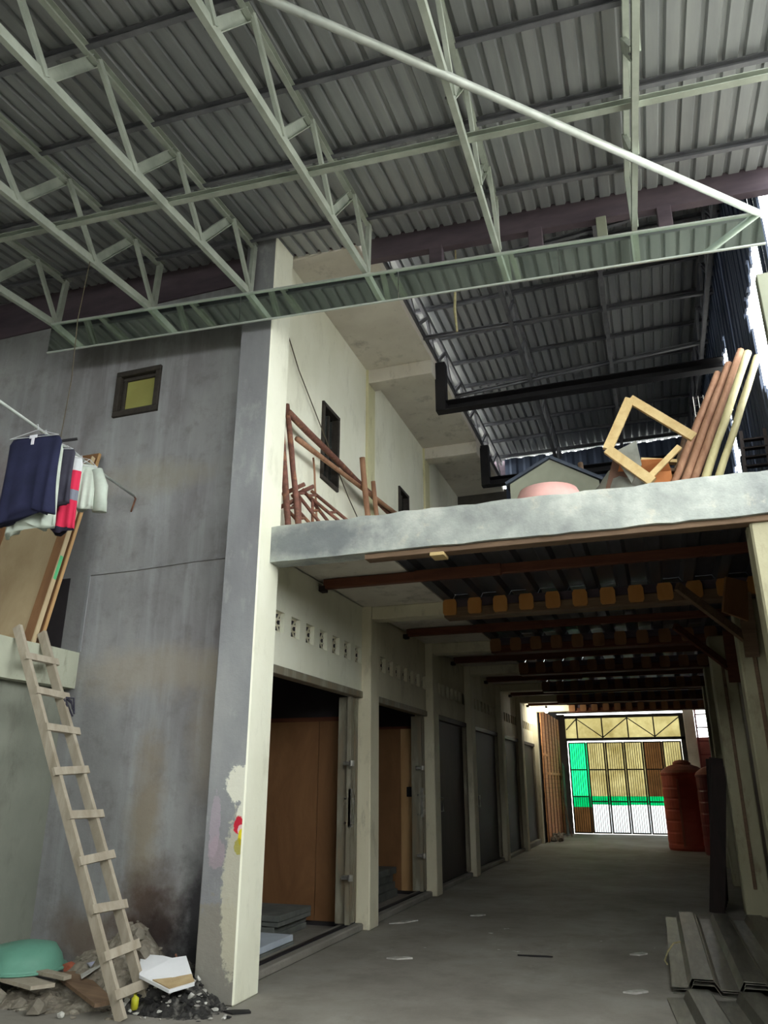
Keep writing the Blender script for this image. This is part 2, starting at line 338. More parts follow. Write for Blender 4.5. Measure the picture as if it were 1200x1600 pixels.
# gray facade with window and loft doorway niche
fac = MB()
wx0, wx1, wz0, wz1 = -5.03, -4.48, 5.10, 5.63
fac.box((-9.4, FY, 0), (wx0, FY + .2, 6.98)); fac.box((wx1, FY, 0), (-3.35, FY + .2, 6.98))
fac.box((wx0, FY, 0), (wx1, FY + .2, wz0)); fac.box((wx0, FY, wz1), (wx1, FY + .2, 6.98))
fac = struct(fac.build('wall_front', 'facade'), 'tall grey plastered facade wall with soot stains near the floor')
OFFn = OFF[fac.name]
g = MB(); g.poly([(-5.05, FY - .02, 3.405), (-4.5, FY - .02, 3.41), (-3.9, FY - .02, 3.435), (-3.42, FY - .02, 3.44), (-3.42, FY - .02, 3.455), (-3.9, FY - .02, 3.45), (-4.5, FY - .02, 3.43), (-5.05, FY - .02, 3.425)], .02, (0, 1, 0))
g.build('plaster_ridge', 'facade', fac)
MB().box((-5.07, FY - .012, 2.67), (-5.04, FY, 3.41)).build('corner_strip', 'column', fac)
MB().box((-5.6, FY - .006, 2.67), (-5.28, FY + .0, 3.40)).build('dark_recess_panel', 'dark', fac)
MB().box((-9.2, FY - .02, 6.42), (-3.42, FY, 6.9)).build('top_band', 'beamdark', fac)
wn = MB()
for a, b in [((wx0, wz0), (wx1, wz0 + .06)), ((wx0, wz1 - .06), (wx1, wz1)), ((wx0, wz0 + .06), (wx0 + .06, wz1 - .06)), ((wx1 - .06, wz0 + .06), (wx1, wz1 - .06))]:
    wn.bevbox((a[0], FY - .03, a[1]), (b[0], FY + .12, b[1]), .006)
win1 = struct(wn.build('window_1', 'winframe'), 'small square window with dark timber frame and yellow frosted pane')
s = MB()
for a, b in [((wx0 + .06, wz0 + .06), (wx1 - .06, wz0 + .1)), ((wx0 + .06, wz1 - .1), (wx1 - .06, wz1 - .06)), ((wx0 + .06, wz0 + .1), (wx0 + .1, wz1 - .1)), ((wx1 - .1, wz0 + .1), (wx1 - .06, wz1 - .1))]:
    s.bevbox((a[0], FY + .02, a[1]), (b[0], FY + .08, b[1]), .005)
s.build('sash', 'winframe', win1)
MB().box((wx0 + .1, FY + .045, wz0 + .1), (wx1 - .1, FY + .055, wz1 - .1)).build('pane', 'yellowpane', win1)
# corner pilaster: grey to the hall, cream to the alley
c1 = MB(); c1.bevbox((-3.42, 5.6, 0), (-3.08, 5.98, 6.78), .012)
c1 = c1.build('corner_column', ['column', 'cream'])
for p in c1.data.polygons:
    if p.normal.x > .5: p.material_index = 1
tag(c1, 'tall corner column painted grey in front and cream toward the alley', 'column')
# left side: lower wall, ledge slab, far wall, added light-blocking walls
struct(MB().box((-5.4, -4, 0), (-5.17, FY, 2.33)).build('wall_left', 'olive'), 'olive grey plaster wall under the ledge')
struct(MB().box((-9.4, -4, 0), (-9.2, FY, 6.98)).build('wall_far_left', 'darkwall'))
struct(MB().box((-9.4, -4.2, 0), (2.3, -4, 4.75)).build('wall_light_block_back', 'darkwall'), 'unseen wall added behind the hall to cut sky light')  # added behind the camera; its height limits sky light reaching the alley
struct(MB().box((2.3, -4.2, 0), (2.5, 5.9, 3.3)).build('wall_light_block_right', 'ledge'), 'unseen wall added on the open right side to limit sky light')  # added out of view so sky light enters only above it
lg = MB(); n = 26
prof_pts = []
for i in range(n + 1):
    y = FY - (FY + 4) * i / n
    prof_pts.append((y, -5.05 + .018 * math.sin(i * 2.3) + random.uniform(-.012, .012), 2.67 + random.uniform(-.012, .006)))
for i in range(n):
    (y0, x0, z0), (y1, x1, z1) = prof_pts[i], prof_pts[i + 1]
    lg.add([(-9.2, y0, 2.33), (x0, y0, 2.33), (x0, y0, z0), (-9.2, y0, 2.67), (-9.2, y1, 2.33), (x1, y1, 2.33), (x1, y1, z1), (-9.2, y1, 2.67)],
           [(0, 1, 5, 4), (1, 2, 6, 5), (2, 3, 7, 6)] + ([(0, 3, 2, 1)] if i == 0 else []) + ([(4, 5, 6, 7)] if i == n - 1 else []))
ledge = tag(lg.build('loft_ledge', 'ledge'), 'chipped pale concrete loft ledge carrying the leaning doors', 'ledge')

# storefront wall x = -3.32 with vents; columns along the alley
COLY = [8.9, 11.69, 14.27, 17.2, 19.8, 22.48]
edges = [5.98] + COLY
VEN = 7
vb = MB(); vb.box((-.03, -.1, -.1), (-.012, .1, .1))
vb2 = MB()
for a_ in range(4): vb2.bar((-.008, -.1, -.1 + .06 * a_), (-.008, .1, -.08 + .06 * a_), .012, .016)
vb2.bar((-.008, -.09, -.1), (-.008, .09, .1), .012, .02); vb2.bar((-.008, .09, -.1), (-.008, -.09, .1), .012, .02)
vent_mesh = None
for i in range(6):
    y0 = edges[i] + (.15 if i else 0); y1 = edges[i + 1] - .15
    st = MB(); X0, X1 = -3.45, -3.32
    vy = [y0 + (y1 - y0) * (.195 + .127 * k) for k in range(VEN)]
    st.box((X0, y0, 2.55), (X1, y1, 2.87)); st.box((X0, y0, 3.07), (X1, y1, 3.58))
    last = y0
    hw = .1
    for yv in vy: st.box((X0, last, 2.87), (X1, yv - hw, 3.07)); last = yv + hw
    st.box((X0, last, 2.87), (X1, y1, 3.07))
    wo = struct(st.build('wall_shop_%d' % (i + 1), 'creamold' if i else 'cream'), 'cream wall with a row of seven vent holes above %s shop opening' % ORD[i])
    for yv in vy:
        L_ = Vector((-3.36, yv, 2.97))
        if vent_mesh is None:
            vent_mesh = []
            for src, m_ in ((vb, 'dark'), (vb2, 'creamold')):
                vo = MB(); vo.v = [p + L_ for p in src.v]; vo.f = src.f; vo.mi = src.mi
                vent_mesh.append(vo.build('vent_back' if src is vb else 'vent_grille', m_, wo))
            v_ref = L_ - OFF[wo.name]
        else:
            for v0 in vent_mesh:
                c = v0.copy(); COL.objects.link(c); c.parent = wo; c.location = (L_ - OFF[wo.name]) - v_ref
    MB().bevbox((-3.42, y0, 2.47), (-3.30, y1, 2.55), .006).build('door_head_rail', 'shutter' if i < 2 else 'shutterdark', wo)
    th = MB().bevbox((-3.5, y0, 0), (-3.27, y1, .07 if i < 5 else .12), .012).build('threshold', 'floor', wo)
    tr = MB().box((-3.41, y0 + .02, .07), (-3.36, y1 - .02, .085)).build('door_track', 'blackmetal', wo)
for i, yc in enumerate(COLY):
    c = MB().bevbox((-3.5, yc - .15, 0), (-3.2, yc + .15, 3.6), .01)
    tag(c.build('shop_column', 'creamold'), 'square cream column after %s shop, counting from the corner column' % ORD[i], 'column', 'columns along the shops')
# shop interiors
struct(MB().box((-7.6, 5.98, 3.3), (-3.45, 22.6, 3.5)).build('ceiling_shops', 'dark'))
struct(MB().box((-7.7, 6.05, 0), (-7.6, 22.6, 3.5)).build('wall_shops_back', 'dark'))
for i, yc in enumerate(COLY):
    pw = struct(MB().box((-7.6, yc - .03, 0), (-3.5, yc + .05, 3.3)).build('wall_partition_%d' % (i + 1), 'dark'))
    if i < 2:
        xs = [-7.55, -6.33, -5.11, -3.9 + (.14 if i else 0), -3.5]
        for k in range(4):
            MB().box((xs[k] + .004, yc - .055 - (.02 if k == 3 and i else 0), .05), (xs[k + 1] - .004, yc - .03, 2.22 if i == 0 else 2.3)).build('plywood_sheet', 'plybrown' if (i == 0 or k < 3) else 'plylight', pw)
        MB().box((-7.55, yc - .06, 2.22 if i == 0 else 2.3), (-3.5, yc - .03, 2.27 if i == 0 else 2.34)).build('plywood_batten', 'timber', pw)
MBsb = MB().bevbox((-3.66, 11.59, 1.32), (-3.54, 11.615, 1.46), .005)
tag(MBsb.build('switch_box', 'blackmetal'), 'small black switch box on the plywood in second shop', 'switch box')
# boards stored in shops
def board_stack(y0, y1, x0, x1, zs, lab, mats, skew=0):
    z = .0
    for k, (th, m) in enumerate(zip(zs, mats)):
        b = MB(); dx = random.uniform(-.04, .04) + skew * k; dy = random.uniform(-.03, .03)
        b.bevbox((x0 + dx, y0 + dy, z), (x1 + dx, y1 + dy, z + th - .004), .004); z += th
        tag(b.build('board', m), '%s, %s from the bottom' % (lab, ORD[k]), 'board', lab)
board_stack(7.9, 8.7, -6.6, -3.9, [.06, .06, .05, .06], 'grey board stacked in first shop against plywood', ['boardgrey'] * 4)
board_stack(6.9, 7.7, -5.8, -3.62, [.05, .06], 'pale gypsum board lying in first shop near doorway', ['boardgrey', 'gypsum'])
board_stack(10.5, 11.45, -6.4, -3.8, [.1, .09, .1, .09], 'grey board stacked in second shop against plywood', ['boardgrey'] * 4, .0)
# folding doors
def folded(y1, n, lab):
    t = thing('folding_door', (-3.38, y1 - .2, .085), lab, 'door')
    yy = y1 - .01
    for k in range(n):
        yb = yy - .032
        b = MB().bar((-3.43 + (.012 if k % 2 else 0), (yy + yb) / 2, .09), (-3.43 + (.012 if k % 2 else 0), (yy + yb) / 2, 2.46), .16, .022, (0, 1, 0))
        b.build('door_leaf', 'shutter', t); yy = yb
    e = MB().bar((-3.35, yy - .035, .09), (-3.35, yy - .035, 2.46), .05, .05, (0, 1, 0)).build('lead_post', 'shutter', t)
    for z in (1.22,):
        for dx in (-.07, -.01):
            h = MB(); h.tube([(-3.33 + dx, yy - .03, z - .13), (-3.28 + dx, yy - .05, z - .13), (-3.28 + dx, yy - .05, z + .13), (-3.33 + dx, yy - .03, z + .13)], .011)
            h.build('handle', 'steel', t, True)
    for z in (.55, 1.72):
        MB().bevbox((-3.40, yy - .12, z - .02), (-3.29, yy - .05, z + .02), .008).build('latch', 'steel', t)
        MB().lathe((-3.29, yy - .12, z - .03), [(.028, 0), (.028, .06)], 12).build('latch_eye', 'steel', t)
    MB().box((-3.35, yy - .06, 1.05), (-3.31, yy - .01, 1.45)).build('lock_plate', 'steel', t)
folded(8.74, 7, 'grey folding door drawn open at far side of first shop')
folded(11.53, 6, 'brownish grey folding door drawn open at far side of second shop')
for i in range(2, 6):
    y0 = edges[i] + .16; y1 = edges[i + 1] - .16; t = thing('closed_folding_door', (-3.38, (y0 + y1) / 2, .085),
        '%s closed folding door of %s shop along the alley' % (['brown', 'black', 'dark', 'dim brown'][i - 2], ORD[i]), 'door', 'closed folding doors')
    n = 18; st = (y1 - y0 - .14) / n; base = None
    for k in range(n):
        yc = y0 + st * (k + .5)
        if base is None:
            base = MB().prof((-3.38, yc, .09), (-3.38, yc, 2.47), [(-.03, -st / 2), (.015, -st / 2), (.03, -st * .2), (.03, st * .2), (.015, st / 2), (-.03, st / 2)], (0, 1, 0)).build('door_slat', ['shutterdark', 'shutterblack', 'shutterblack', 'shutterdark'][i - 2], t); by = yc
        else: dupe(base, t, (0, yc - by, 0))
    MB().bevbox((-3.43, y1 - .13, .09), (-3.30, y1, 2.47), .01).build('jamb_post', 'shutter', t)
    MB().tube([(-3.34, y0 + st * 4, 1.1), (-3.29, y0 + st * 4, 1.1), (-3.29, y0 + st * 4, 1.3), (-3.34, y0 + st * 4, 1.3)], .012).build('handle', 'steel', t, True)

# upper storey wall, windows, soffit slab
UW = -3.30
wa = [(7.3, 7.8, 4.76, 5.74), (10.17, 10.65, 4.76, 5.74)]
up = MB(); last = 5.98
for y0, y1, z0, z1 in wa:
    up.box((UW - .15, last, 3.58), (UW, y0, 6.95)); up.box((UW - .15, y0, 3.58), (UW, y1, z0)); up.box((UW - .15, y0, z1), (UW, y1, 6.95)); last = y1
up.box((UW - .15, last, 3.58), (UW, 14.4, 6.95))
uw = struct(up.build('wall_upper', 'cream'), 'cream upper storey wall with mildew and two dark windows')
for k, yc in enumerate([8.9, 11.69]):
    MB().bevbox((UW - .1, yc - .14, 3.6), (UW + .035, yc + .14, 6.95), .008).build('yellowed_pilaster', 'yellowed', uw)
for k, (y0, y1, z0, z1) in enumerate(wa):
    f = MB()
    for a, b in [((y0, z0), (y1, z0 + .05)), ((y0, z1 - .05), (y1, z1)), ((y0, z0 + .05), (y0 + .05, z1 - .05)), ((y1 - .05, z0 + .05), (y1, z1 - .05))]:
        f.bevbox((UW - .12, a[0], a[1]), (UW + .03, b[0], b[1]), .006)
    wo = struct(f.build('window_%d' % (k + 2), 'winframe'), 'narrow dark framed window on the cream upper wall, %s from corner' % ORD[k])
    MB().box((UW - .07, y0 + .05, z0 + .05), (UW - .06, y1 - .05, z1 - .05)).build('pane', 'darkpane', wo)
    MB().box((UW - .08, (y0 + y1) / 2 + .05, z0 + .05), (UW - .04, (y0 + y1) / 2 + .08, z1 - .05)).build('mullion', 'winframe', wo)
sf = struct(MB().box((-3.45, 6.0, 6.95), (-2.36, 14.4, 7.05)).build('ceiling_upper_soffit', 'soffit'), 'mildewed white concrete overhang above the mezzanine')
for yc in (8.9, 11.69):
    MB().bevbox((UW, yc - .13, 6.74), (-2.36, yc + .13, 6.95), .01).build('soffit_beam', 'soffit', sf)
MB().bevbox((-3.3, 5.99, 6.7), (-2.36, 6.12, 6.95), .01).build('soffit_edge_beam', 'soffit', sf)

# mezzanine: front beam, white soffit strip, steel deck, cross beams, timber joists
fb = MB(); n = 40; rng = random.Random(3)
pts = [(-3.08 + (1.9 + 3.08) * i / n) for i in range(n + 1)]
zt = [3.68 - .012 * i / n + rng.uniform(-.012, .008) for i in range(n + 1)]; zb = [3.345 + rng.uniform(-.006, .006) for i in range(n + 1)]
for i in range(n):
    a, b = pts[i], pts[i + 1]
    fb.add([(a, 5.8, zb[i]), (b, 5.8, zb[i + 1]), (b, 6.0, zb[i + 1]), (a, 6.0, zb[i]), (a, 5.8, zt[i]), (b, 5.8, zt[i + 1]), (b, 6.0, zt[i + 1]), (a, 6.0, zt[i])],
           [(0, 3, 2, 1), (4, 5, 6, 7), (0, 1, 5, 4), (2, 3, 7, 6)] + ([(3, 0, 4, 7)] if i == 0 else []) + ([(1, 2, 6, 5)] if i == n - 1 else []))
fbeam = tag(fb.build('concrete_beam', 'beam'), 'long grey weathered concrete beam at the front of the mezzanine', 'beam')
MB().bevbox((-2.2, 5.84, 3.30), (1.2, 5.97, 3.348), .004).build('formwork_board', 'timberold', fbeam)
MB().bevbox((-1.62, 5.82, 3.27), (-1.5, 5.98, 3.30), .004).build('formwork_wedge', 'pine', fbeam)
mz = struct(MB().box((-3.45, 6.0, 3.58), (-2.28, 22.9, 3.68)).build('ceiling_mezzanine', 'soffit'), 'white concrete soffit strip beside the shops')
pitch = .30
def deckprof(p, h, flat=.55, nrib=1, t=.004):
    top = []
    for k in range(nrib):
        x = k * p; a = p * flat / 2; b = p * .5 - p * (.42 - flat / 2) * .5
        top += [(x, 0), (x + p * .30, 0), (x + p * .40, h), (x + p * .90, h), (x + p, 0)]
    q = []
    for pnt in top:
        if not q or (abs(q[-1][0] - pnt[0]) > 1e-6 or abs(q[-1][1] - pnt[1]) > 1e-6): q.append(pnt)
    return q
def sheetmesh(b, x0, y0, y1, zf, prof, t=.005):
    """corrugated sheet: profile in x swept along y, with thickness"""
    n = len(prof); vs = []
    for y in (y0, y1):
        for dz in (0, t):
            for (px, pz) in prof: vs.append((x0 + px, y, zf(x0 + px, y) + pz + dz))
    fs = []
    for i in range(n - 1):
        fs += [(i, i + 1, 2 * n + i + 1, 2 * n + i), (n + i, 3 * n + i, 3 * n + i + 1, n + i + 1), (i, n + i, n + i + 1, i + 1), (2 * n + i, 2 * n + i + 1, 3 * n + i + 1, 3 * n + i)]
    fs += [(0, 2 * n, 3 * n, n), (n - 1, 2 * n - 1, 4 * n - 1, 3 * n - 1)]
    return b.add(vs, fs)
SPAN = [6.0] + COLY
for i in range(6):
    for k in range(4):
        b = MB(); sheetmesh(b, -2.28 + k * 1.02, SPAN[i] - .06, SPAN[i + 1] - .08, lambda x, y: 3.60, deckprof(.34, .06, nrib=3))
        b.build('deck_sheet', 'deck', mz)
for i, yc in enumerate(COLY):
    t = thing('cross_beam', (-1, yc, 3.38), 'mezzanine cross beam resting on %s shop column with plywood stuffed flutes' % ORD[i], 'beam', 'mezzanine cross beams')
    MB().bevbox((-3.3, yc - .12, 3.42), (-2.28, yc + .12, 3.58), .01).build('plastered_end', 'creamold', t)
    MB().bevbox((-2.28, yc - .12, 3.38), (1.6, yc + .12, 3.50), .01).build('beam_body', 'timberold' if i == 0 else 'timber', t)
    for k in range(13):
        x = -2.2 + k * .305
        q = MB(); w2 = .083
        q.poly([(x - w2, yc - .15, 3.43), (x - w2 * .8, yc - .15, 3.405), (x + w2 * .8, yc - .15, 3.405), (x + w2, yc - .15, 3.43), (x + w2, yc - .15, 3.555), (x + w2 * .75, yc - .15, 3.595), (x - w2 * .75, yc - .15, 3.595), (x - w2, yc - .15, 3.555)], .03, (0, 1, 0))
        q.build('plywood_plug', 'ply' if i == 0 else 'plybrown', t)
    MB().bevbox((-2.28, yc - .10, 3.50), (1.6, yc + .10, 3.60), .004).build('beam_top', 'beamdark', t)
JY = [7.34, 10.3, 13.0, 15.75, 18.5, 21.1]
for i, y in enumerate(JY):
    t = thing('timber_joist', (-1, y, 3.46), 'red brown timber joist under the steel deck, %s bay from front' % ORD[i], 'joist', 'timber joists under the deck')
    MB().bevbox((-3.22, y - .04, 3.47), (-2.15, y + .04, 3.57), .005).build('joist_length', 'timber', t)
    MB().bevbox((-2.2, y - .055, 3.46), (-1.3, y - .0, 3.575), .005).build('joist_length', 'timber', t)
    MB().bevbox((-1.4, y - .02, 3.48), (1.15, y + .045, 3.575), .005).build('joist_length', 'timber', t)
    MB().bevbox((-3.27, y - .05, 3.44), (-3.2, y + .05, 3.50), .004).build('joist_block', 'blackwood', t)
# right side of the alley
struct(MB().box((1.75, 5.95, 0), (1.95, 27.3, 3.6)).build('wall_right', 'darkwall'), 'dim plaster wall along the right of the alley')
struct(MB().box((1.12, 6.0, 0), (1.95, 6.15, 3.34)).build('wall_light_block_return', 'rcol'))  # unseen return added to keep light out beside the right column
for i, (x, y, wd, lab) in enumerate([(.80, 6.02, .34, 'pale stained concrete column under right end of front beam'), (.90, 9.0, .32, 'stained concrete column beside the plywood brace on the right'),
                                   (.76, 11.25, .30, 'stained concrete column beside the dark leaning boards'), (.85, 14.3, .3, 'dim concrete column behind the dark leaning boards'), (.95, 17.2, .3, 'dim concrete column in front of the red water tanks')]):
    t = thing('alley_column', (x + wd / 2, y, 0), lab, 'column', 'columns on the right of the alley')
    MB().bevbox((x, y - .15, 0), (x + wd, y + .15, 3.34 if i == 0 else 3.38), .015).build('shaft', 'rcol', t)
    if i in (1, 2): MB().bevbox((x + .12, y - .165, .3), (x + .16, y - .15, 3.0), .004).build('rust_streak_batten', 'timberold', t)
for i, (y, a) in enumerate([(8.2, 0), (10.44, 0)]):
    b = MB(); b.bar((.35, y + .1, 3.44), (.98, y + .64, 2.95), .05, .09); b.bar((1.02, y + .55, 3.42), (1.02, y + .63, 2.75), .14, .04)
    tag(b.build('timber_brace', 'timberold' if i == 0 else 'timber'), ['slanting timber brace beside the stained right column under plugged beam', 'second slanting timber brace deeper in the alley on the right'][i], 'brace')
tag(MB().poly([(.86, 6.5, 3.02), (1.2, 6.5, 2.98), (1.3, 6.5, 3.46), (.96, 6.5, 3.44), (.9, 6.5, 3.25)], .03, (0, 1, 0)).build('plywood_offcut', 'ply'), 'orange plywood offcut wedged above the right front column', 'plywood')
tag(MB().poly([(.72, 8.1, 3.10), (.95, 8.25, 3.02), (1.0, 8.28, 3.42), (.8, 8.15, 3.46)], .03).build('plywood_scrap', 'plybrown'), 'brown plywood scrap at the right end of the first plugged beam', 'plywood')
# dark boards leaning by the column
for k in range(5):
    b = MB(); y = 11.25 + .3 * k
    b.bar((.44 + .03 * k, y, .0), (.70, y + .1, 1.72 + .12 * math.sin(k * 2)), .18, .03, (0, 1, 0))
    tag(b.build('leaning_board', 'blackwood'), 'dark board leaning on the right alley column, %s from front' % ORD[k], 'board', 'dark boards on the right')

# far end: gate, header, pillar, plank wall
GY = 27.0
gt = thing('folding_gate', (-1.1, GY, 0), 'barred folding gate with beige green and white plastic sheets at alley end', 'gate')
LW = .59; gx0 = -2.88
pan = [('gategreen', 'gategreen', 'gatedkgreen', 'gatebrown'), ('gatebeige', 'gatebeige', 'gatedkgreen', 'gatewhite'), ('gatebeige', 'gatebeige', 'gatedkgreen', 'gatewhite'), ('gatebeige', 'gatebeige', 'gatedkgreen', 'gatewhite'), ('gatebrown', 'gatebrown', 'gatedkgreen', 'gatewhite'), ('gatebeige', 'gatebeige', 'gatedkgreen', 'gatewhite')]
for i in range(6):
    x0 = gx0 + i * LW; x1 = x0 + LW - .02
    lf = MB()
    lf.box((x0, GY - .03, .02), (x0 + .045, GY + .02, 2.80)); lf.box((x1 - .045, GY - .03, .02), (x1, GY + .02, 2.80))
    for z in (.02, .95 if i else 1.1, 1.92, 2.76): lf.box((x0 + .045, GY - .03, z), (x1 - .045, GY + .02, z + .04))
    L = lf.build('gate_leaf', 'gatebar', gt)
    for k in range(6):
        xx = x0 + .045 + (x1 - x0 - .09) * (k + 1) / 7
        MB().box((xx - .008, GY - .02, .04), (xx + .008, GY, 2.78)).build('gate_bar', 'gatebar', L)
    zs = [(1.9, 2.79), (1.13, 1.9), (.86 + .02 * (i % 2), 1.13), (.03, .86 + .02 * (i % 2))] if i else [(1.9, 2.79), (1.12, 1.9), (.8, 1.12), (.03, .8)]
    for (z0, z1), m in zip(zs, pan[i]):
        MB().box((x0 - .003, GY + .022, z0), (x1 + .0175, GY + .027, z1)).build('plastic_sheet', m, L)
hd = thing('gate_header', (-1.1, GY, 2.84), 'braced steel header with beige plastic sheets above the gate', 'gate header')
h = MB(); h.box((-3.1, GY - .05, 2.84), (.78, GY + .03, 2.93)); h.box((-3.1, GY - .04, 3.56), (.78, GY + .02, 3.66)); h.box((.66, GY - .05, 0), (.80, GY + .03, 3.66)); h.box((-2.96, GY - .05, 0), (-2.9, GY + .03, 2.84))
h.build('header_frame', 'gatebar', hd)
for i in range(4):
    x0 = -2.55 + i * .81; x1 = x0 + .81
    MB().box((x0 - .0, GY + .025, 2.90), (x1 + .0, GY + .03, 3.60)).build('plastic_sheet', 'gatebeige', hd)
    MB().box((x0 - .02, GY - .03, 2.93), (x0 + .02, GY + .02, 3.56)).build('post', 'gatebar', hd)
    a, b = ((x0, 3.55), (x1, 2.94)) if i % 2 == 0 else ((x0, 2.94), (x1, 3.55))
    MB().bar((a[0], GY - .03, a[1]), (b[0], GY - .03, b[1]), .03, .04, (0, 1, 0)).build('brace', 'gatebar', hd)
MB().box((-2.95, GY + .025, 2.93), (-2.57, GY + .03, 3.56)).build('plastic_sheet', 'gatebeige', hd)
MB().bar((-2.9, GY - .03, 3.2), (-2.55, GY - .03, 3.55), .03, .04, (0, 1, 0)).build('brace', 'gatebar', hd)
struct(MB().box((-3.25, GY - .06, 0), (-2.93, GY + .04, 3.7)).build('wall_gate_left', 'darkwall'))
tag(MB().bevbox((.80, 26.7, 0), (1.12, 27.1, 3.75), .02).build('gate_pillar', 'whiteplaster'), 'white plastered pillar to the right of the gate', 'pillar')
sl = thing('steel_ladder', (1.35, 26.4, 0), 'dark red steel ladder standing right of the white pillar', 'ladder')
for x in (1.14, 1.52): MB().bar((x, 26.4, 0), (x, 26.4, 3.7), .05, .05, (0, 1, 0)).build('stile', 'redpaint', sl)
for k in range(9): MB().bar((1.16, 26.4, .35 + k * .4), (1.5, 26.4, .35 + k * .4), .04, .04).build('rung', 'redpaint', sl)
struct(MB().box((1.12, 27.1, 0), (1.95, 27.2, 2.9)).build('wall_gate_side', mat('terracotta_wall', (150, 86, 78), (128, 70, 64))))
pw = thing('plank_partition', (-3.12, 24.9, 0), 'orange brown plank partition with vertical battens before the gate', 'partition')
for k in range(28):
    z = .02 + k * .125
    MB().box((-3.16 + random.uniform(-.006, .006), 22.7, z), (-3.13, 26.9, z + .119)).build('plank', 'plank', pw)
for k in range(7):
    y = 22.75 + k * .68
    MB().bevbox((-3.13, y - .022, 0), (-3.112, y + .022, 3.52), .003).build('batten', 'timber', pw)
MB().bevbox((-3.13, 23.4, 1.75), (-3.105, 26.9, 1.82), .004).build('rail', 'plank', pw)
MB().bevbox((-3.13, 22.7, 2.25), (-3.105, 23.4, 2.32), .004).build('rail', 'plank', pw)
tag(MB().bar((-2.98, 26.0, 0), (-3.04, 26.5, 2.1), .5, .02, (1, 0, 0)).build('leaning_sheet', 'boardgrey'), 'grey sheet leaning at the end of plank partition beside gate', 'sheet')
tag(MB().bar((-2.8, 25.4, 0), (-3.05, 25.7, 1.3), .02, .02).build('thin_stick', 'timberold'), 'thin stick leaning on the plank partition', 'stick')
rb = MB()
for k in range(14): rb.chunk((-2.95 + random.uniform(-.12, .12), 23.2 + random.uniform(-.25, .25), .06 + random.uniform(0, .1)), random.uniform(.05, .1))
o = rb.build('rubbish_heap', 'stone'); tag(o, 'small heap of rubble at the foot of plank partition', 'rubble'); o['kind'] = 'stuff'
struct(MB().box((-3.5, 22.9, 3.72), (1.95, 26.95, 3.80)).build('ceiling_gate_end', 'darkwall'))
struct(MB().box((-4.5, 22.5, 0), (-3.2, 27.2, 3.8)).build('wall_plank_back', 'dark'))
lamp = thing('lamp_bulb', (-2.85, 21.9, 3.35), 'lit bulb hanging at the far end of the shop soffit', 'lamp')
k = NT('glowing_bulb'); em = k.n('ShaderNodeEmission'); em.inputs[0].default_value = (1, .97, .85, 1); em.inputs[1].default_value = 30; k.l(em.outputs[0], k.out.inputs['Surface']); MT['bulb'] = k.m
MB().lathe((-2.85, 21.9, 3.34), [(.005, 0), (.04, .02), (.055, .06), (.04, .1), (.02, .12)], 14).build('bulb', 'bulb', lamp, True)
MB().lathe((-2.85, 21.9, 3.46), [(.03, 0), (.03, .09), (.05, .12), (.05, .16)], 12).build('lamp_holder', 'blackmetal', lamp)
ld = bpy.data.lights.new('bulb_light', 'POINT'); ld.energy = 30; ld.color = (1, .95, .78); ld.shadow_soft_size = .06
lo = bpy.data.objects.new('bulb_light', ld); COL.objects.link(lo); lo.parent = lamp; lo.location = (0.02, 0, -.09)
# tanks
def tank(c, r, h, m, lab):
    t = thing('water_tank', (c[0], c[1], 0), lab, 'water tank', 'water tanks in the alley')
    pr = [(r * .96, .0), (r, .05)]
    for k in range(6):
        z = .12 + k * (h - .2) / 6; pr += [(r, z), (r * .988, z + .02), (r * .988, z + .05), (r, z + .07)]
    pr += [(r, h - .02), (r * 1.03, h), (r * 1.03, h + .04)]
    MB().lathe((c[0], c[1], 0), pr, 36).build('tank_body', m, t, False)
    MB().lathe((c[0], c[1], h + .04), [(r * 1.02, 0), (r * .95, .06), (r * .7, .15), (r * .42, .2)], 36).build('tank_shoulder', 'tanktop', t)
    MB().lathe((c[0], c[1], h + .24), [(r * .4, 0), (r * .42, .03), (r * .3, .09), (.04, .11)], 24).build('tank_lid', 'tanktop', t)
    MB().bar((c[0] - r * .3, c[1] - r * .97, .1), (c[0] - r * .3, c[1] - r * .97, h - .1), .05, .02, (0, 1, 0)).build('seam_strip', 'tanktop', t)
tank((.46, 21.4), .52, 1.72, 'tank', 'orange plastic water tank with dusty domed lid in the alley')
tank((1.2, 20.1), .5, 1.66, 'tankred', 'darker red water tank behind the right alley columns')

# ================================================================== ROOFS
def zc(x, y): return 5.95 - .06 * (x + 2.08) + .104 * (y - 5.5)
DEP = .57
def zroof(x, y): return zc(x, y) + DEP + .03 + .065
roof = struct(MB().add([(x, y, zroof(x, 5.9) + dz) for dz in (.034, .06) for (x, y) in ((-9.3, 5.84), (-2.2, 5.84), (-2.2, 5.988), (-9.3, 5.988))], [(0, 3, 2, 1), (4, 5, 6, 7), (0, 1, 5, 4), (1, 2, 6, 5), (2, 3, 7, 6), (3, 0, 4, 7)]).build('ceiling', 'beamdark'), 'corrugated metal roof over the hall')  # root mesh is a filler strip added above the roof end against light leaks
rp = [(0, 0)]
for k in range(6):
    x = k * .135; rp += [(x + .082, 0), (x + .095, .028), (x + .122, .028), (x + .135, 0)]
nsh = 14
for k in range(nsh):
    x0 = 1.5 - .80 * (k + 1)
    b = MB(); sheetmesh(b, x0, -3.2, 5.98, lambda x, y: zroof(x, y), rp, .004)
    b.build('roof_sheet', 'sheet', roof)
for i, y in enumerate([-1.64, -.86, -.08, .70, 1.48, 2.26, 3.04, 3.82, 4.60, 5.5]):
    p = MB().chan((-9.2, y, zc(-9.2, y) + DEP + .06), (1.5, y, zc(1.5, y) + DEP + .06), .04, .06)
    tag(p.build('purlin', 'purlin'), 'steel roof purlin of the hall, %s from the gutter' % ORD[9 - i], 'purlin', 'hall roof purlins')
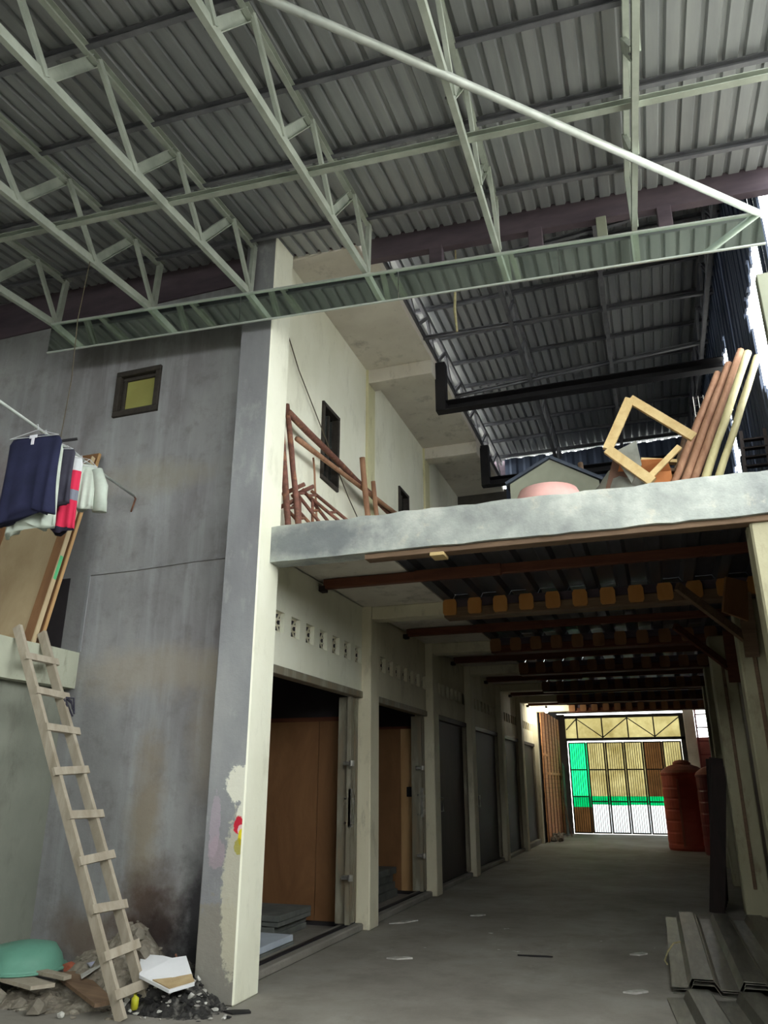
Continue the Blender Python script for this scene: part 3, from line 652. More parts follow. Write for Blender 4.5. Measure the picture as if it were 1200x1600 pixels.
TX = [-8.1, -6.88, -5.66, -4.43, -3.31, -2.08, -.86, .27, 1.42]
BYs = [5.5, 4.6, 3.67, 2.73, 1.79, .85, -.09, -1.03, -1.97, -2.91]; TYs = [5.09, 4.13, 3.13, 2.26, 1.32, .38, -.56, -1.5, -2.44]
for i, x0 in enumerate(TX):
    t = thing('roof_truss', (x0, 5.5, zc(x0, 5.5)), 'light steel zigzag roof truss over the hall, %s from the right' % ORD[len(TX) - 1 - i], 'truss', 'hall roof trusses')
    fx = lambda y: x0 - .025 * (y - 5.5)
    Bp = lambda y: Vector((fx(y), y, zc(x0, y))); Tp = lambda y: Vector((fx(y), y, zc(x0, y) + DEP + .005 * (y - 3)))
    MB().chan(Bp(5.52), Bp(-3.0), .042, .075).build('bottom_chord', 'galv', t)
    MB().chan(Tp(5.62), Tp(-3.0), .042, .075, flip=-1).build('top_chord', 'galv', t)
    MB().chan(Bp(5.53) - Vector((0, 0, .03)), Tp(5.56), .04, .06, (0, 1, 0)).build('end_post', 'galv', t)
    for k, y in enumerate(BYs):
        if k < len(TYs): MB().chan(Bp(y) + Vector((.02, 0, 0)), Tp(TYs[k]) + Vector((.02, 0, 0)), .03, .045, (0, 1, 0)).build('web_member', 'galv', t)
        if 0 < k <= len(TYs) : MB().chan(Bp(y) + Vector((-.015, 0, 0)), Tp(TYs[k - 1]) + Vector((-.015, 0, 0)), .035, .085, (0, -1, .8)).build('web_member', 'galv', t)
    for k, y in enumerate(BYs[1:4]):
        for dz in (-.02, .02):
            MB().lathe(Bp(y) + Vector((-.03, dz * .8, dz - .004)), [(.008, 0), (.008, .008)], 6).build('bolt', 'purlin', t)
tie = MB().chan((-8.2, 4.08, zc(-8.2, 4.08) + .05), (1.5, 4.14, zc(1.5, 4.14) + .05), .05, .05)
tag(tie.build('tie_rail', 'galv'), 'long horizontal steel tie running across the hall trusses', 'rail')
br = MB().tube([(1.2, 5.47, 5.645), (-.83, 3.42, 5.625), (-2.1, 2.15, 5.6)], .027, 10)
tag(br.build('brace_pipe', 'pipe', smooth=True), 'pale diagonal bracing pipe crossing under the hall trusses', 'pipe')
# gutter
gz = lambda x: (6.125 - (x + 5.66) * .0705, 5.775 - (x + 5.66) * .0605)
gu = thing('roof_gutter', (-2, 5.44, 5.4), 'long mirror bright metal gutter strip below the hall trusses', 'gutter')
gx = [-5.64, -3.35, -1.75, -.35, 1.18]
for k in range(4):
    a, b = gx[k] + .003, gx[k + 1] - .003
    MB().poly([(a, 5.44, gz(a)[1]), (b, 5.44, gz(b)[1]), (b, 5.44, gz(b)[0]), (a, 5.44, gz(a)[0])], .004, (0, 1, 0)).build('gutter_sheet', 'gutter', gu)
MB().bar((gx[0], 5.44, gz(gx[0])[0]), (gx[-1], 5.44, gz(gx[-1])[0]), .03, .014).build('top_lip', 'lip', gu)
MB().bar((gx[0], 5.44, gz(gx[0])[1]), (gx[-1], 5.44, gz(gx[-1])[1]), .016, .014).build('bottom_lip', 'lip', gu)
# dark beam over the alley opening and its posts
hb = MB(); xa, xb = -2.24, 1.45
hb.add([(xa, 5.91, zroof(xa, 5.9) - .24), (xb, 5.91, zroof(xb, 5.9) - .22), (xb, 5.99, zroof(xb, 5.9) - .22), (xa, 5.99, zroof(xa, 5.9) - .24), (xa, 5.91, zroof(xa, 5.9) - .02), (xb, 5.91, zroof(xb, 5.9) - .02), (xb, 5.99, 7.7), (xa, 5.99, 7.7)],
       [(0, 3, 2, 1), (4, 5, 6, 7), (0, 1, 5, 4), (1, 2, 6, 5), (2, 3, 7, 6), (3, 0, 4, 7)])
hbo = tag(hb.build('opening_beam', 'beamdark'), 'dark stained beam over the alley opening below the hall roof edge', 'beam')
for x, wd, m in [(-1.52, .13, 'beamdark'), (-.57, .13, 'beamdark'), (.02, .09, 'boxgrey'), (.55, .12, 'beamdark')]:
    MB().bevbox((x - wd / 2, 5.9, gz(x)[1] + .42), (x + wd / 2, 5.98, zroof(x, 5.9) - .21), .005).build('hanger_post', m, hbo)
# far roof over the mezzanine
rf = struct(MB().box((-3.45, 14.2, 7.2), (-2.3, 14.4, 7.7)).build('ceiling_rear', 'beamdark'), 'dark corrugated roof over the mezzanine')
for k in range(6):
    b = MB(); sheetmesh(b, -3.3 + k * .80, 6.0, 14.1, lambda x, y: 7.62, rp, .004); b.build('roof_sheet', 'sheet', rf)
for i in range(11):
    y = 6.3 + i * .75
    tag(MB().chan((-3.3, y, 7.585), (1.5, y, 7.585), .04, .06).build('rear_purlin', 'purlin'), 'purlin under the dark rear roof, %s from the front' % ORD[i], 'purlin', 'rear roof purlins')
for i, x0 in enumerate([-2.36, -1.19, -.05, 1.12]):
    t = thing('rear_truss', (x0, 6.1, 7.0), 'dim steel truss under the rear roof, %s' % ['beside the white overhang edge', 'second from the white overhang', 'third from the white overhang', 'nearest the torn cladding'][i], 'truss', 'rear roof trusses')
    MB().chan((x0, 6.1, 7.09 if i == 0 else 7.0), (x0, 13.95, 7.09 if i == 0 else 7.0), .045, .075).build('bottom_chord', 'purlin', t)
    MB().chan((x0, 6.1, 7.5), (x0, 13.95, 7.5), .045, .075, flip=-1).build('top_chord', 'purlin', t)
    y = 6.2; k = 0
    while y < 13.3:
        za = 7.09 if i == 0 else 7.0
        MB().chan((x0 + .01, y, za), (x0 + .01, y + .48, 7.5), .03, .05, (0, 1, 0)).build('web_member', 'purlin', t)
        MB().chan((x0 - .01, y + .48, 7.5), (x0 - .01, y + .96, za), .03, .05, (0, 1, 0)).build('web_member', 'purlin', t)
        y += .96
for i, y in enumerate([7.2, 8.4, 10.1]):
    tag(MB().chan((-2.36, y, 7.05), (1.2, y + [-.35, .15, -.4][i], 7.05), .04, .05).build('rear_tie', 'purlin'), 'thin tie rail across the rear roof trusses, %s from front' % ORD[i], 'rail', 'rear tie rails')
for i, y in enumerate([9.05, 11.95]):
    t = thing('steel_hanger_frame', (-2.3, y, 6.29), 'black steel channel hanging across the mezzanine, %s' % ['nearer one', 'farther one'][i], 'channel')
    MB().chan((-2.3, y, 6.26), (-2.3, y, 7.0), .14, .14, (0, 1, 0), .01).build('hanger', 'blackmetal', t)
    MB().chan((-2.37, y, 6.33), (1.25, y, 6.33), .14, .14, (0, 0, 1), .01).build('channel_bar', 'blackmetal', t)
ew = MB()
for k in range(15):
    x = -2.3 + k * .27
    ew.poly([(x, 13.98, 3.66), (x + .09, 13.98, 3.66), (x + .135, 13.95, 3.66), (x + .225, 13.95, 3.66), (x + .27, 13.98, 3.66)] + [(x + .27, 14.02, 3.66), (x, 14.02, 3.66)], 3.925 + random.uniform(-.02, .02), (0, 0, 1))
struct(ew.build('wall_rear', 'netting'), 'dark corrugated end wall behind the mezzanine')
struct(MB().box((-3.45, 14.05, 3.6), (-2.3, 14.4, 7.0)).build('wall_rear_end', 'darkwall'))
# torn cladding on the right above the deck
G = [[(6.3, 6.15), (6.75, 6.2), (7.45, 6.0), (7.28, 5.5), (7.3, 5.2), (7.0, 4.8), (6.85, 4.55), (6.5, 4.95), (6.3, 5.5)],
     [(9.05, 6.7), (9.5, 6.62), (10.3, 6.62), (10.4, 6.2), (9.9, 6.0), (9.35, 5.75), (8.95, 6.2)],
     [(9.4, 5.75), (9.75, 5.95), (10.05, 5.3), (9.9, 4.9), (9.5, 4.85), (9.3, 5.2)]]
def span(poly, y):
    zs = []
    for i in range(len(poly)):
        (a, za), (b, zb_) = poly[i], poly[(i + 1) % len(poly)]
        if (a - y) * (b - y) < 0: zs.append(za + (zb_ - za) * (y - a) / (b - a))
    return (min(zs), max(zs)) if len(zs) >= 2 else None
cl = MB(); y = 6.0; rng = random.Random(11)
while y < 14.2:
    wdt = .07; segs = [(3.66, 7.64)]
    for P in G:
        sp = span(P, y + wdt / 2)
        if sp:
            lo_, hi_ = sp[0] + rng.uniform(-.06, .06), sp[1] + rng.uniform(-.08, .05); ns = []
            for a, b in segs:
                if lo_ > b or hi_ < a: ns.append((a, b)); continue
                if lo_ > a: ns.append((a, lo_))
                if hi_ < b: ns.append((hi_, b))
            segs = ns
    d = .012 * math.sin(y * 31)
    for a, b in segs: cl.box((1.30 + d, y, a), (1.32 + d, y + wdt, b))
    y += wdt
struct(cl.build('wall_right_upper', 'netting'), 'dark torn cladding with bright ragged gaps right of the mezzanine')
tag(MB().bevbox((1.16, 5.88, 3.68), (1.28, 5.98, 5.4), .006).build('upper_post', 'boxgrey'), 'pale upright post at the right end of the front beam', 'post')

# ================================================================== LEFT SIDE OBJECTS
ladx = lambda z: -3.62 - .526 * z
lad = thing('wooden_ladder', (-3.62, 5.2, 0), 'homemade wooden ladder leaning on the loft ledge', 'ladder')
for y in (5.06, 5.34):
    MB().bar((ladx(0), y, 0), (ladx(2.76) + .02, y + random.uniform(-.015, .015), 2.76), .035, .075, (1, 0, .5)).build('rail', 'ladder', lad)
for k, z in enumerate([2.50, 2.21, 1.92, 1.60, 1.28, .98, .66, .39, .16]):
    a = random.uniform(-.012, .012); e = random.uniform(-.02, .02)
    MB().bar((ladx(z) + .055, 5.01 + e, z - a), (ladx(z) + .055, 5.40 + e, z + a), .022, .062, (-.45, 0, 1)).build('rung', 'ladder', lad)
b = MB()
for k in range(7):
    a = k * .9; b.tube([(ladx(2.2) + .06, 5.36, 2.19), (ladx(2.2) + .08 + .03 * math.cos(a), 5.38 + .05 * math.sin(a), 2.16 + .03 * math.sin(2 * a)), (ladx(2.2) + .1, 5.42 + .03 * math.sin(a), 2.1 - .02 * k)], .008, 5)
b.build('rag_tie', 'charcoal', lad)
# doors leaning on the facade
def lean(name, x1, y0, th, m_e, m_p, lab, dz=0, wdt=.9):
    zt_, yt = 4.62 + dz, y0 + .42
    t = thing(name, (x1 - wdt / 2, y0, 2.67), lab, 'door', 'doors on the loft ledge')
    d = Vector((0, yt - y0, zt_ - 2.672)).normalized(); nrm = Vector((0, d.z, -d.y)); o0 = Vector((0, y0, 2.672)); L = (zt_ - 2.672) / d.z
    def slab(u0, u1, v0, v1, w0, w1, nm, m):
        q = MB(); vs = [Vector((u, 0, 0)) + o0 + d * v + nrm * ww for ww in (w0, w1) for (u, v) in ((u0, v0), (u1, v0), (u1, v1), (u0, v1))]
        q.add(vs, [(0, 1, 2, 3), (4, 7, 6, 5), (0, 4, 5, 1), (1, 5, 6, 2), (2, 6, 7, 3), (3, 7, 4, 0)]); q.build(nm, m, t)
    slab(x1 - .115, x1 - .012, 0, L, 0, th, 'stile', 'doorframe'); slab(x1 - wdt, x1 - wdt + .1, 0, L, 0, th, 'stile', 'doorframe')
    slab(x1 - wdt + .1, x1 - .115, .0, .09, 0, th, 'rail', m_p); slab(x1 - wdt + .1, x1 - .115, L - .12, L, 0, th, 'rail', 'doorframe'); slab(x1 - wdt + .1, x1 - .115, 1.22, 1.3, 0, th, 'rail', m_p)
    slab(x1 - wdt + .1, x1 - .115, .09, 1.22, .012, th, 'panel', m_p); slab(x1 - wdt + .1, x1 - .115, 1.3, L - .12, .012, th, 'panel', m_p)
    slab(x1 - .012, x1, 0, L, 0, th, 'raw_edge', m_e)
    return t, slab
dt, sl_ = lean('panel_door', -5.09, 5.28, .045, 'dooredge', 'doorpanel', 'tan panelled door with brown stile leaning on the loft ledge')
sl_(-5.092, -5.087, .62, .86, .004, .04, 'green_sticker', 'greentape')
lean('board_door', -5.07, 5.352, .03, 'plylight', 'doorframe', 'thin orange edged board door behind the tan panelled door', .06)
# clothes pipe
pa, pb = Vector((-4.04, 2.7, 4.07)), Vector((-4.61, 5.80, 4.165))
cp = thing('clothes_pipe', pb, 'thin white pipe used as a clothes rail above the ladder', 'rail')
MB().tube([pa, pb], .013, 10).build('rod', 'pipe', cp, True)
MB().tube([pb, pb + Vector((.0, .03, -.02)), pb + Vector((-.03, .03, -.13)), pb + Vector((-.05, .05, -.14))], .009, 8).build('end_hook', 'rust', cp, True)
on = lambda y: pa.lerp(pb, (y - pa.y) / (pb.y - pa.y))
q = on(4.5)
MB().tube([q + Vector((0, 0, .012)), q + Vector((.01, .01, .6)), q + Vector((-.015, 0, 1.2)), (q.x, q.y + .02, zc(q.x, 4.35) - .04)], .004, 5).build('hanging_wire', 'wire', cp)
b = MB(); b.tube([q + Vector((-.02, -.02, -.04)), q + Vector((.02, .0, .02)), q + Vector((.12, .06, .05))], .012, 6); b.chunk(q + Vector((.0, 0, -.01)), .028); b.build('wire_knot', 'blackmetal', cp)
def shirt(y, du, wdt, hgt, ang, m, lab, sleeve=.22, msl=None, tagged=False, fold=5, top=.055, long_side=0):
    base = on(y); c = base + Vector((du, 0, -top)); u = Vector((math.cos(ang), math.sin(ang), 0)); nn = Vector((-u.y, u.x, 0))
    t = thing('hanging_shirt', c - Vector((0, 0, hgt)), lab, 'shirt', 'clothes on the pipe')
    rows = 16; seg = 36; vs = []; fs = []; ph = random.uniform(0, 6)
    for i in range(rows + 1):
        f = i / rows; sh = min(1, f / .10)
        hw = wdt / 2 * (.32 + .68 * math.sin(sh * math.pi / 2)) * (1 - .06 * math.sin(f * math.pi)) * (1 + .05 * f)
        th = .018 + .03 * min(1, f * 2)
        for k in range(seg):
            a = 2 * math.pi * k / seg; ca, sa = math.cos(a), math.sin(a)
            uu = hw * (abs(ca) ** .7) * (1 if ca > 0 else -1)
            ww = th * (abs(sa) ** .8) * (1 if sa > 0 else -1) + .022 * f * math.sin(fold * uu / wdt * 6.28 + ph) + .012 * f * math.sin(11 * uu / wdt * 3 + ph * 2)
            zz = -hgt * f * (1 + .05 * math.sin(uu / wdt * 7 + ph) * f + long_side * uu / wdt * f) - (.03 * (1 - abs(uu) / (wdt / 2)) if i == 0 else 0)
            vs.append(c + u * uu + nn * ww + Vector((0, 0, zz)))
    for i in range(rows):
        for k in range(seg): fs.append((i * seg + k, i * seg + (k + 1) % seg, (i + 1) * seg + (k + 1) % seg, (i + 1) * seg + k))
    fs.append(tuple(range(seg)))
    fs.append(tuple(range(rows * seg, (rows + 1) * seg)))
    MB().add(vs, fs).build('shirt_body', m, t, True)
    if sleeve:
        for sgn in (-1, 1):
            p0 = c + u * (sgn * wdt * .44) + Vector((0, 0, -.06)); pts = [p0, p0 + u * sgn * .05 + Vector((0, 0, -sleeve * .4)), p0 + u * sgn * .06 + nn * .02 + Vector((0, 0, -sleeve * .75)), p0 + u * sgn * .065 + nn * .03 + Vector((0, 0, -sleeve))]
            MB().tube(pts, [.05, .062, .058, .06], 12).build('sleeve', msl or m, t, True)
    # wire hanger
    h = MB(); hk = base + Vector((du * .6, 0, 0)); ap = c + Vector((0, 0, .03)); el = c - u * wdt * .46 - Vector((0, 0, .045)); er = c + u * wdt * .46 - Vector((0, 0, .045))
    h.tube([base + Vector((-.02, 0, -.005)), base + Vector((-.012, 0, .02)), base + Vector((.012, 0, .022)), base + Vector((.02, 0, 0)), ap], .003, 6)
    off = -nn * .03
    h.tube([ap, el + off], .003, 6); h.tube([ap, er + off], .003, 6); h.tube([el + off, er + off], .003, 6)
    h.build('wire_hanger', 'hanger', t)
    if tagged:
        MB().box((c.x - .035, c.y - .036, c.z - .055), (c.x + .035, c.y - .03, c.z - .03)).build('collar_label', 'tag', t)
        MB().box((c.x - .012, c.y - .036, c.z - .11), (c.x + .012, c.y - .03, c.z - .055)).build('size_label', 'tag', t)
    return t
shirt(4.18, .02, .46, .68, .12, 'navy', 'navy shirt with white collar label, nearest hanging on the pipe', .0, tagged=True, long_side=-.12)
shirt(4.29, .0, .36, .74, .2, 'palecloth', 'pale shirt whose hem shows below the navy shirt', .0, long_side=-.1)
shirt(4.42, .04, .32, .52, .35, 'charcoal', 'charcoal shirt with grey side trim hanging behind the navy shirt', .0)
shirt(4.6, .07, .19, .68, .6, 'jersey', 'red grey and white banded jersey on the pipe', .0)
shirt(4.82, .10, .15, .42, .7, 'palecloth', 'pale sage shirt at the far end of the clothes row', .36)
tag(MB().tube(catenary((-6.2, 5.78, 4.32), (-4.75, 5.5, 4.22), .02), .004, 5).build('thin_line', 'wire'), 'thin brown line crossing behind the navy shirt', 'cord')
# rubble heap
def heap(name, m, x0, x1, y0, y1, fn, nx=44, ny=30):
    vs = []; fs = []
    for j in range(ny + 1):
        for i in range(nx + 1):
            x = x0 + (x1 - x0) * i / nx; y = y0 + (y1 - y0) * j / ny
            vs.append((x, y, fn(x, y)))
    for j in range(ny):
        for i in range(nx): a = j * (nx + 1) + i; fs.append((a, a + 1, a + nx + 2, a + nx + 1))
    nn = len(vs); vs += [(x0, y0, -.02), (x1, y0, -.02), (x1, y1, -.02), (x0, y1, -.02)]; fs.append((nn, nn + 3, nn + 2, nn + 1))
    return MB().add(vs, fs).build(name, m)
def gs(x, y, cx, cy, rx, ry): return math.exp(-((x - cx) / rx) ** 2 - ((y - cy) / ry) ** 2)
def fdirt(x, y):
    nz = mnoise.fractal(Vector((x * 5, y * 5, 0)), 1.0, 2.0, 4); n2 = mnoise.noise(Vector((x * 16, y * 16, 3)))
    e = min(1, (x + 4.98) / .15, (-3.66 - x) / .12, (y - 4.99) / .1)
    return max(-.015, (.44 * gs(x, y, -4.0, 5.72, .26, .3) + .24 * gs(x, y, -4.38, 5.75, .25, .26) + .07 * gs(x, y, -4.6, 5.3, .4, .3) + .07 * nz * (.4 + gs(x, y, -4.1, 5.6, .5, .4)) + .02 * n2) * max(0, e) - .012)
o = heap('dirt_heap', 'dirt', -4.98, -3.66, 4.99, 5.845, fdirt); tag(o, 'grey brown dirt heap against the facade behind the ladder', 'dirt heap')
def fash(x, y):
    nz = mnoise.fractal(Vector((x * 9, y * 9, 5)), 1.0, 2.0, 4); n2 = mnoise.noise(Vector((x * 30, y * 30, 3)))
    e = min(1, (x + 4.0) / .1, (y - 5.16) / .1, (-3.06 - x) / .1)
    return max(-.015, (.22 * gs(x, y, -3.6, 5.74, .3, .3) + .09 * gs(x, y, -3.45, 5.42, .35, .18) + .06 * nz * (.3 + gs(x, y, -3.55, 5.55, .4, .3)) + .03 * n2) * max(0, e) - .012)
o = heap('ash_heap', 'ash', -4.0, -3.06, 5.16, 5.59, fash, 60, 34); tag(o, 'dark burnt ash and rubbish heap beside the corner column', 'ash heap')
o = heap('soot_heap', 'ash', -4.0, -3.425, 5.585, 5.845, fash, 40, 20); tag(o, 'sooty ash piled in the corner between facade and column', 'ash heap')
rg = random.Random(5)
for nm, m, cnt, lab, rr in [('pale_debris', 'chip', 70, 'scattered pale scraps over the ash heap', (.008, .028)), ('charred_debris', 'char', 90, 'scattered charred scraps over the ash heap', (.01, .035)), ('stone_debris', 'stone', 60, 'small stones over the dirt heap', (.008, .026))]:
    b = MB()
    for k in range(cnt):
        if m == 'stone': x, y = rg.uniform(-4.9, -3.75), rg.uniform(5.0, 5.8); z = fdirt(x, y)
        else:
            x, y = rg.gauss(-3.5, .2), rg.gauss(5.42, .14); x = min(max(x, -3.95), -2.98); y = min(max(y, 5.14), 5.57 if x > -3.5 else 5.8); z = fash(x, y)
        b.chunk((x, y, max(z, 0) + .008), rg.uniform(*rr), 0, .45, rg.uniform(.25, .8))
    o = b.build(nm, m); tag(o, lab, 'debris'); o['kind'] = 'stuff'
wb = MB(); wb.poly([(-3.88, 5.58, .27), (-3.68, 5.30, .20), (-3.36, 5.20, .15), (-3.26, 5.36, .17), (-3.52, 5.64, .27), (-3.60, 5.58, .262), (-3.70, 5.60, .268)], .022)
wb = tag(wb.build('broken_board', 'whiteboard'), 'broken white laminate board lying on the ash heap', 'board')
MB().poly([(-3.54, 5.26, .204), (-3.362, 5.205, .176), (-3.265, 5.36, .196), (-3.34, 5.44, .218), (-3.44, 5.36, .205)], .006).build('bare_corner', 'kraft', wb)
for k, (pts, z, m, lab) in enumerate([([(-4.95, 5.22), (-4.40, 5.05), (-4.30, 5.18), (-4.9, 5.40)], .125, 'ladder', 'weathered plank below the green basin'),
                                     ([(-4.52, 5.42), (-3.82, 5.02), (-3.75, 5.14), (-4.38, 5.56)], .13, 'timberold', 'wide grey plank sloping under the ladder'),
                                     ([(-4.75, 5.36), (-4.28, 5.24), (-4.27, 5.31), (-4.72, 5.45)], .155, 'ladder', 'narrow pale plank between green basin and ladder')]):
    q = MB(); q.poly([(x, y, z - (.09 * i_ if k == 1 and i_ in () else 0) - (.06 if k == 1 and i_ in (1, 2) else 0)) for i_, (x, y) in enumerate(pts)], .025, (0, 0, 1)); tag(q.build('plank', m), lab, 'plank')
bs = thing('plastic_basin', (-4.86, 5.47, .15), 'green plastic basin turned upside down on planks by the wall', 'basin')
MB().lathe((-4.86, 5.47, .152), [(.30, 0), (.31, .012), (.29, .03), (.27, .09), (.22, .16), (.1, .185), (.01, .19)], 32).build('bowl', 'basin', bs, True)
MB().lathe((-4.86, 5.47, .150), [(.30, 0), (.325, .004), (.325, .018), (.30, .02)], 32).build('rim', 'basin', bs, True)
for (x, y, z, r, m, lab) in [(-4.52, 5.60, .16, .06, 'brick', 'reddish brick lump beside the green basin'), (-4.42, 5.62, .16, .04, 'brick', 'small reddish brick bit near the dirt heap')]:
    tag(MB().chunk((x, y, z), r, 0, .2, .7).build('brick_lump', m), lab, 'brick')
for (x, y, r, lab) in [(-4.28, 5.0, .07, 'grey stone block under the wide plank'), (-4.72, 5.1, .075, 'grey stone block supporting the weathered plank'), (-4.5, 5.08, .055, 'rounded stone between the supporting blocks'), (-4.05, 4.98, .03, 'small pale pebble in front of the wide plank')]:
    tag(MB().chunk((x, y, r * .6), r, 0, .18, .8).build('stone_block', 'stone' if r > .04 else 'chip'), lab, 'stone')
tag(MB().chunk((-4.25, 5.55, .2), .06, 0, .4, .5).build('plastic_bag', 'blueplastic', smooth=True), 'crumpled violet white plastic bag on the dirt', 'bag')
tag(MB().poly([(-4.28, 5.42, .16), (-4.02, 5.5, .3), (-4.0, 5.53, .31), (-4.22, 5.36, .15)], .006).build('foil_scrap', 'chip'), 'pale crumpled sheet scrap left of the ladder', 'scrap')
tag(MB().tube([(-3.66, 5.25, .02), (-3.665, 5.255, .09), (-3.67, 5.26, .11), (-3.675, 5.265, .15)], [.026, .026, .012, .012], 10).build('yellow_bottle', 'yellowplastic', smooth=True), 'small yellow plastic bottle behind the ladder foot', 'bottle')
tag(MB().chunk((-3.95, 5.62, .4), .06, 0, .35, .8).chunk((-3.84, 5.55, .3), .07, 0, .35, .8).build('plaster_lump', 'stone'), 'broken plaster lump on top of the dirt heap', 'rubble')
tag(MB().tube([(-3.65, 5.7, .28), (-3.45, 5.5, .16)], .008, 6).build('burnt_rod', 'rust'), 'thin burnt rod lying across the ash by the column', 'rod')
# floor scraps
for k, (x, y, a, L, lab) in enumerate([(-2.45, 7.5, .3, .12, 'white paper scrap on the alley floor before first shop column'), (-3.0, 9.35, .9, .2, 'pale wood chip beside the second shop threshold'), (-1.3, 8.0, .1, .16, 'thin dark stick on the alley floor'), (-2.98, 5.48, .2, .1, 'dark scrap at the foot of corner column'), (-.4, 8.4, .5, .09, 'pale scrap left of the corrugated deck sheets'), (-.38, 6.95, .4, .1, 'crumpled scrap beside the deck sheet ends'), (-2.3, 10.1, .6, .1, 'white plaster flake in the alley')]):
    q = MB(); d = Vector((math.cos(a), math.sin(a), 0)); e_ = Vector((-d.y, d.x, 0)); c = Vector((x, y, .002))
    wq = .015 if 'stick' in lab else .05
    q.poly([c - d * L, c - d * L * .2 - e_ * wq, c + d * L, c + d * L * .7 + e_ * wq, c - d * L * .3 + e_ * wq * .7], .012, (0, 0, 1)); tag(q.build('floor_scrap', 'char' if 'dark' in lab else 'chip'), lab, 'scrap')
pv = tag(MB().bar((-3.30, 6.03, .0), (-3.33, 6.02, 1.15), .05, .02, (0, 1, 0)).build('plaster_strip', 'whiteboard'), 'white strip standing inside the first shop doorway by the corner column', 'strip')
# corrugated deck sheets on the floor
dp = []
for k in range(3):
    x = k * .36; dp += [(x, 0), (x + .115, 0), (x + .15, .065), (x + .30, .065), (x + .345, 0)]
dp.append((1.16, 0))
def dsheet(x, y0, y1, z, ang, lab, gl='loose deck sheets'):
    q = MB(); sheetmesh(q, 0, 0, y1 - y0, lambda a, b: 0, dp, .006); R_ = Matrix.Rotation(ang, 3, 'Z')
    q.v = [R_ @ p + Vector((x, y0, z)) for p in q.v]; return tag(q.build('deck_panel', 'decksheet'), lab, 'metal sheet', gl)
dsheet(-.11, 7.02, 10.4, .004, .01, 'lowest corrugated deck sheet of the stack by the right column')
dsheet(-.10, 7.06, 10.42, .024, .008, 'middle corrugated deck sheet of the stack by the right column')
dsheet(-.115, 7.03, 10.4, .044, .012, 'topmost corrugated deck sheet of the stack, dusty with shiny spots')
dsheet(.03, 5.0, 6.86, .004, .1, 'corrugated deck sheet lying nearest in the bottom right corner')
tag(MB().tube([(-.02, 8.4, .13), (-.08, 8.38, .12), (-.14, 8.3, .06), (-.17, 8.2, .006), (-.15, 8.05, .006)], .008, 6).build('twine', 'rope'), 'pale twine looped round the stacked deck sheets', 'twine')

# ================================================================== ON THE MEZZANINE
ZD = 3.69
def pole(p0, p1, r, m, lab, cat='pole', grp=None, knots=0, name='pole'):
    p0 = Vector(p0); p1 = Vector(p1); n_ = 8; pts = []
    for i in range(n_ + 1): pts.append(p0.lerp(p1, i / n_) + Vector((random.uniform(-.004, .004), random.uniform(-.004, .004), 0)))
    return tag(MB().tube(pts, [r * random.uniform(.92, 1.05) for _ in pts], 8).build(name, m, smooth=True), lab, cat, grp)
G1 = 'rusty poles by the corner column'
pole((-3.12, 6.24, ZD), (-3.26, 6.18, 5.14), .034, 'rust', 'thick rusty upright pole leaning at the corner, left one', 'pole', G1)
pole((-3.02, 6.26, ZD), (-3.2, 6.22, 5.13), .03, 'rust', 'thinner rusty upright pole leaning at the corner, right one', 'pole', G1)
pole((-3.17, 6.2, 5.03), (-3.12, 9.9, 4.96), .036, 'rust', 'long rusty pole laid level along the upper wall', 'pole', G1)
pole((-3.14, 6.35, 4.80), (-3.06, 9.3, 4.98), .028, 'rustwood', 'thinner brown pole just below the long rusty pole', 'pole', G1)
pole((-2.96, 8.2, ZD), (-3.04, 7.95, 5.24), .035, 'rustwood', 'short upright stick crossing the level poles', 'pole', G1)
pole((-2.94, 8.5, ZD), (-3.02, 8.3, 5.06), .03, 'rustwood', 'shorter upright stick beside the crossing stick', 'pole', G1)
pole((-3.2, 7.05, 4.1), (-3.22, 6.95, 4.85), .012, 'rustwood', 'thin ragged stick hanging before the first upper window', 'pole', G1)
# scaffold frames lying in a heap
sfm = [((-3.15, 6.35), (-2.78, 6.6), 4.25, 3.72), ((-3.12, 6.5), (-2.5, 6.75), 4.28, 3.72), ((-3.2, 6.25), (-2.95, 6.45), 4.05, 3.74)]
for k, (a, b_, z0, z1) in enumerate(sfm):
    t = thing('scaffold_frame', (a[0], a[1], ZD), ['rusty scaffold frame piece lowest in the corner heap', 'rusty scaffold frame piece reaching farthest right in the heap', 'rusty scaffold frame piece tucked behind the upright poles'][k], 'scaffold', 'scaffold pieces in the heap')
    A = Vector((a[0], a[1], z0)); Bv = Vector((b_[0], b_[1], z1)); off = Vector((.02, .16, .06))
    MB().tube([A, Bv], .018, 8).build('frame_tube', 'rust', t, True); MB().tube([A + off, Bv + off], .018, 8).build('frame_tube', 'rust', t, True)
    for f in (.08, .4, .75):
        p = A.lerp(Bv, f); MB().tube([p, p + off], .014, 8).build('cross_tube', 'rust', t, True)
    p = A.lerp(Bv, .15); MB().tube([p, Vector((p.x + .02, p.y, ZD))], .016, 8).build('leg_tube', 'rust', t, True)
    MB().tube([A + Vector((-.12, .0, -.04)), A + Vector((.12, .0, .04))], .022, 8).build('coupler_tube', 'rust', t, True)
for k, (x, y) in enumerate([(-3.13, 6.28), (-2.98, 6.3), (-3.2, 6.12)]):
    b = MB(); b.bevbox((x - .07, y - .05, ZD), (x + .07, y + .05, ZD + .05), .01); b.bevbox((x - .03, y - .04, ZD + .05), (x + .03, y + .04, ZD + .11), .01)
    tag(b.build('base_plate', 'rust'), ['rusty base block under the thick upright pole', 'rusty base block under the thin upright pole', 'rusty base block at the beam corner'][k], 'block')
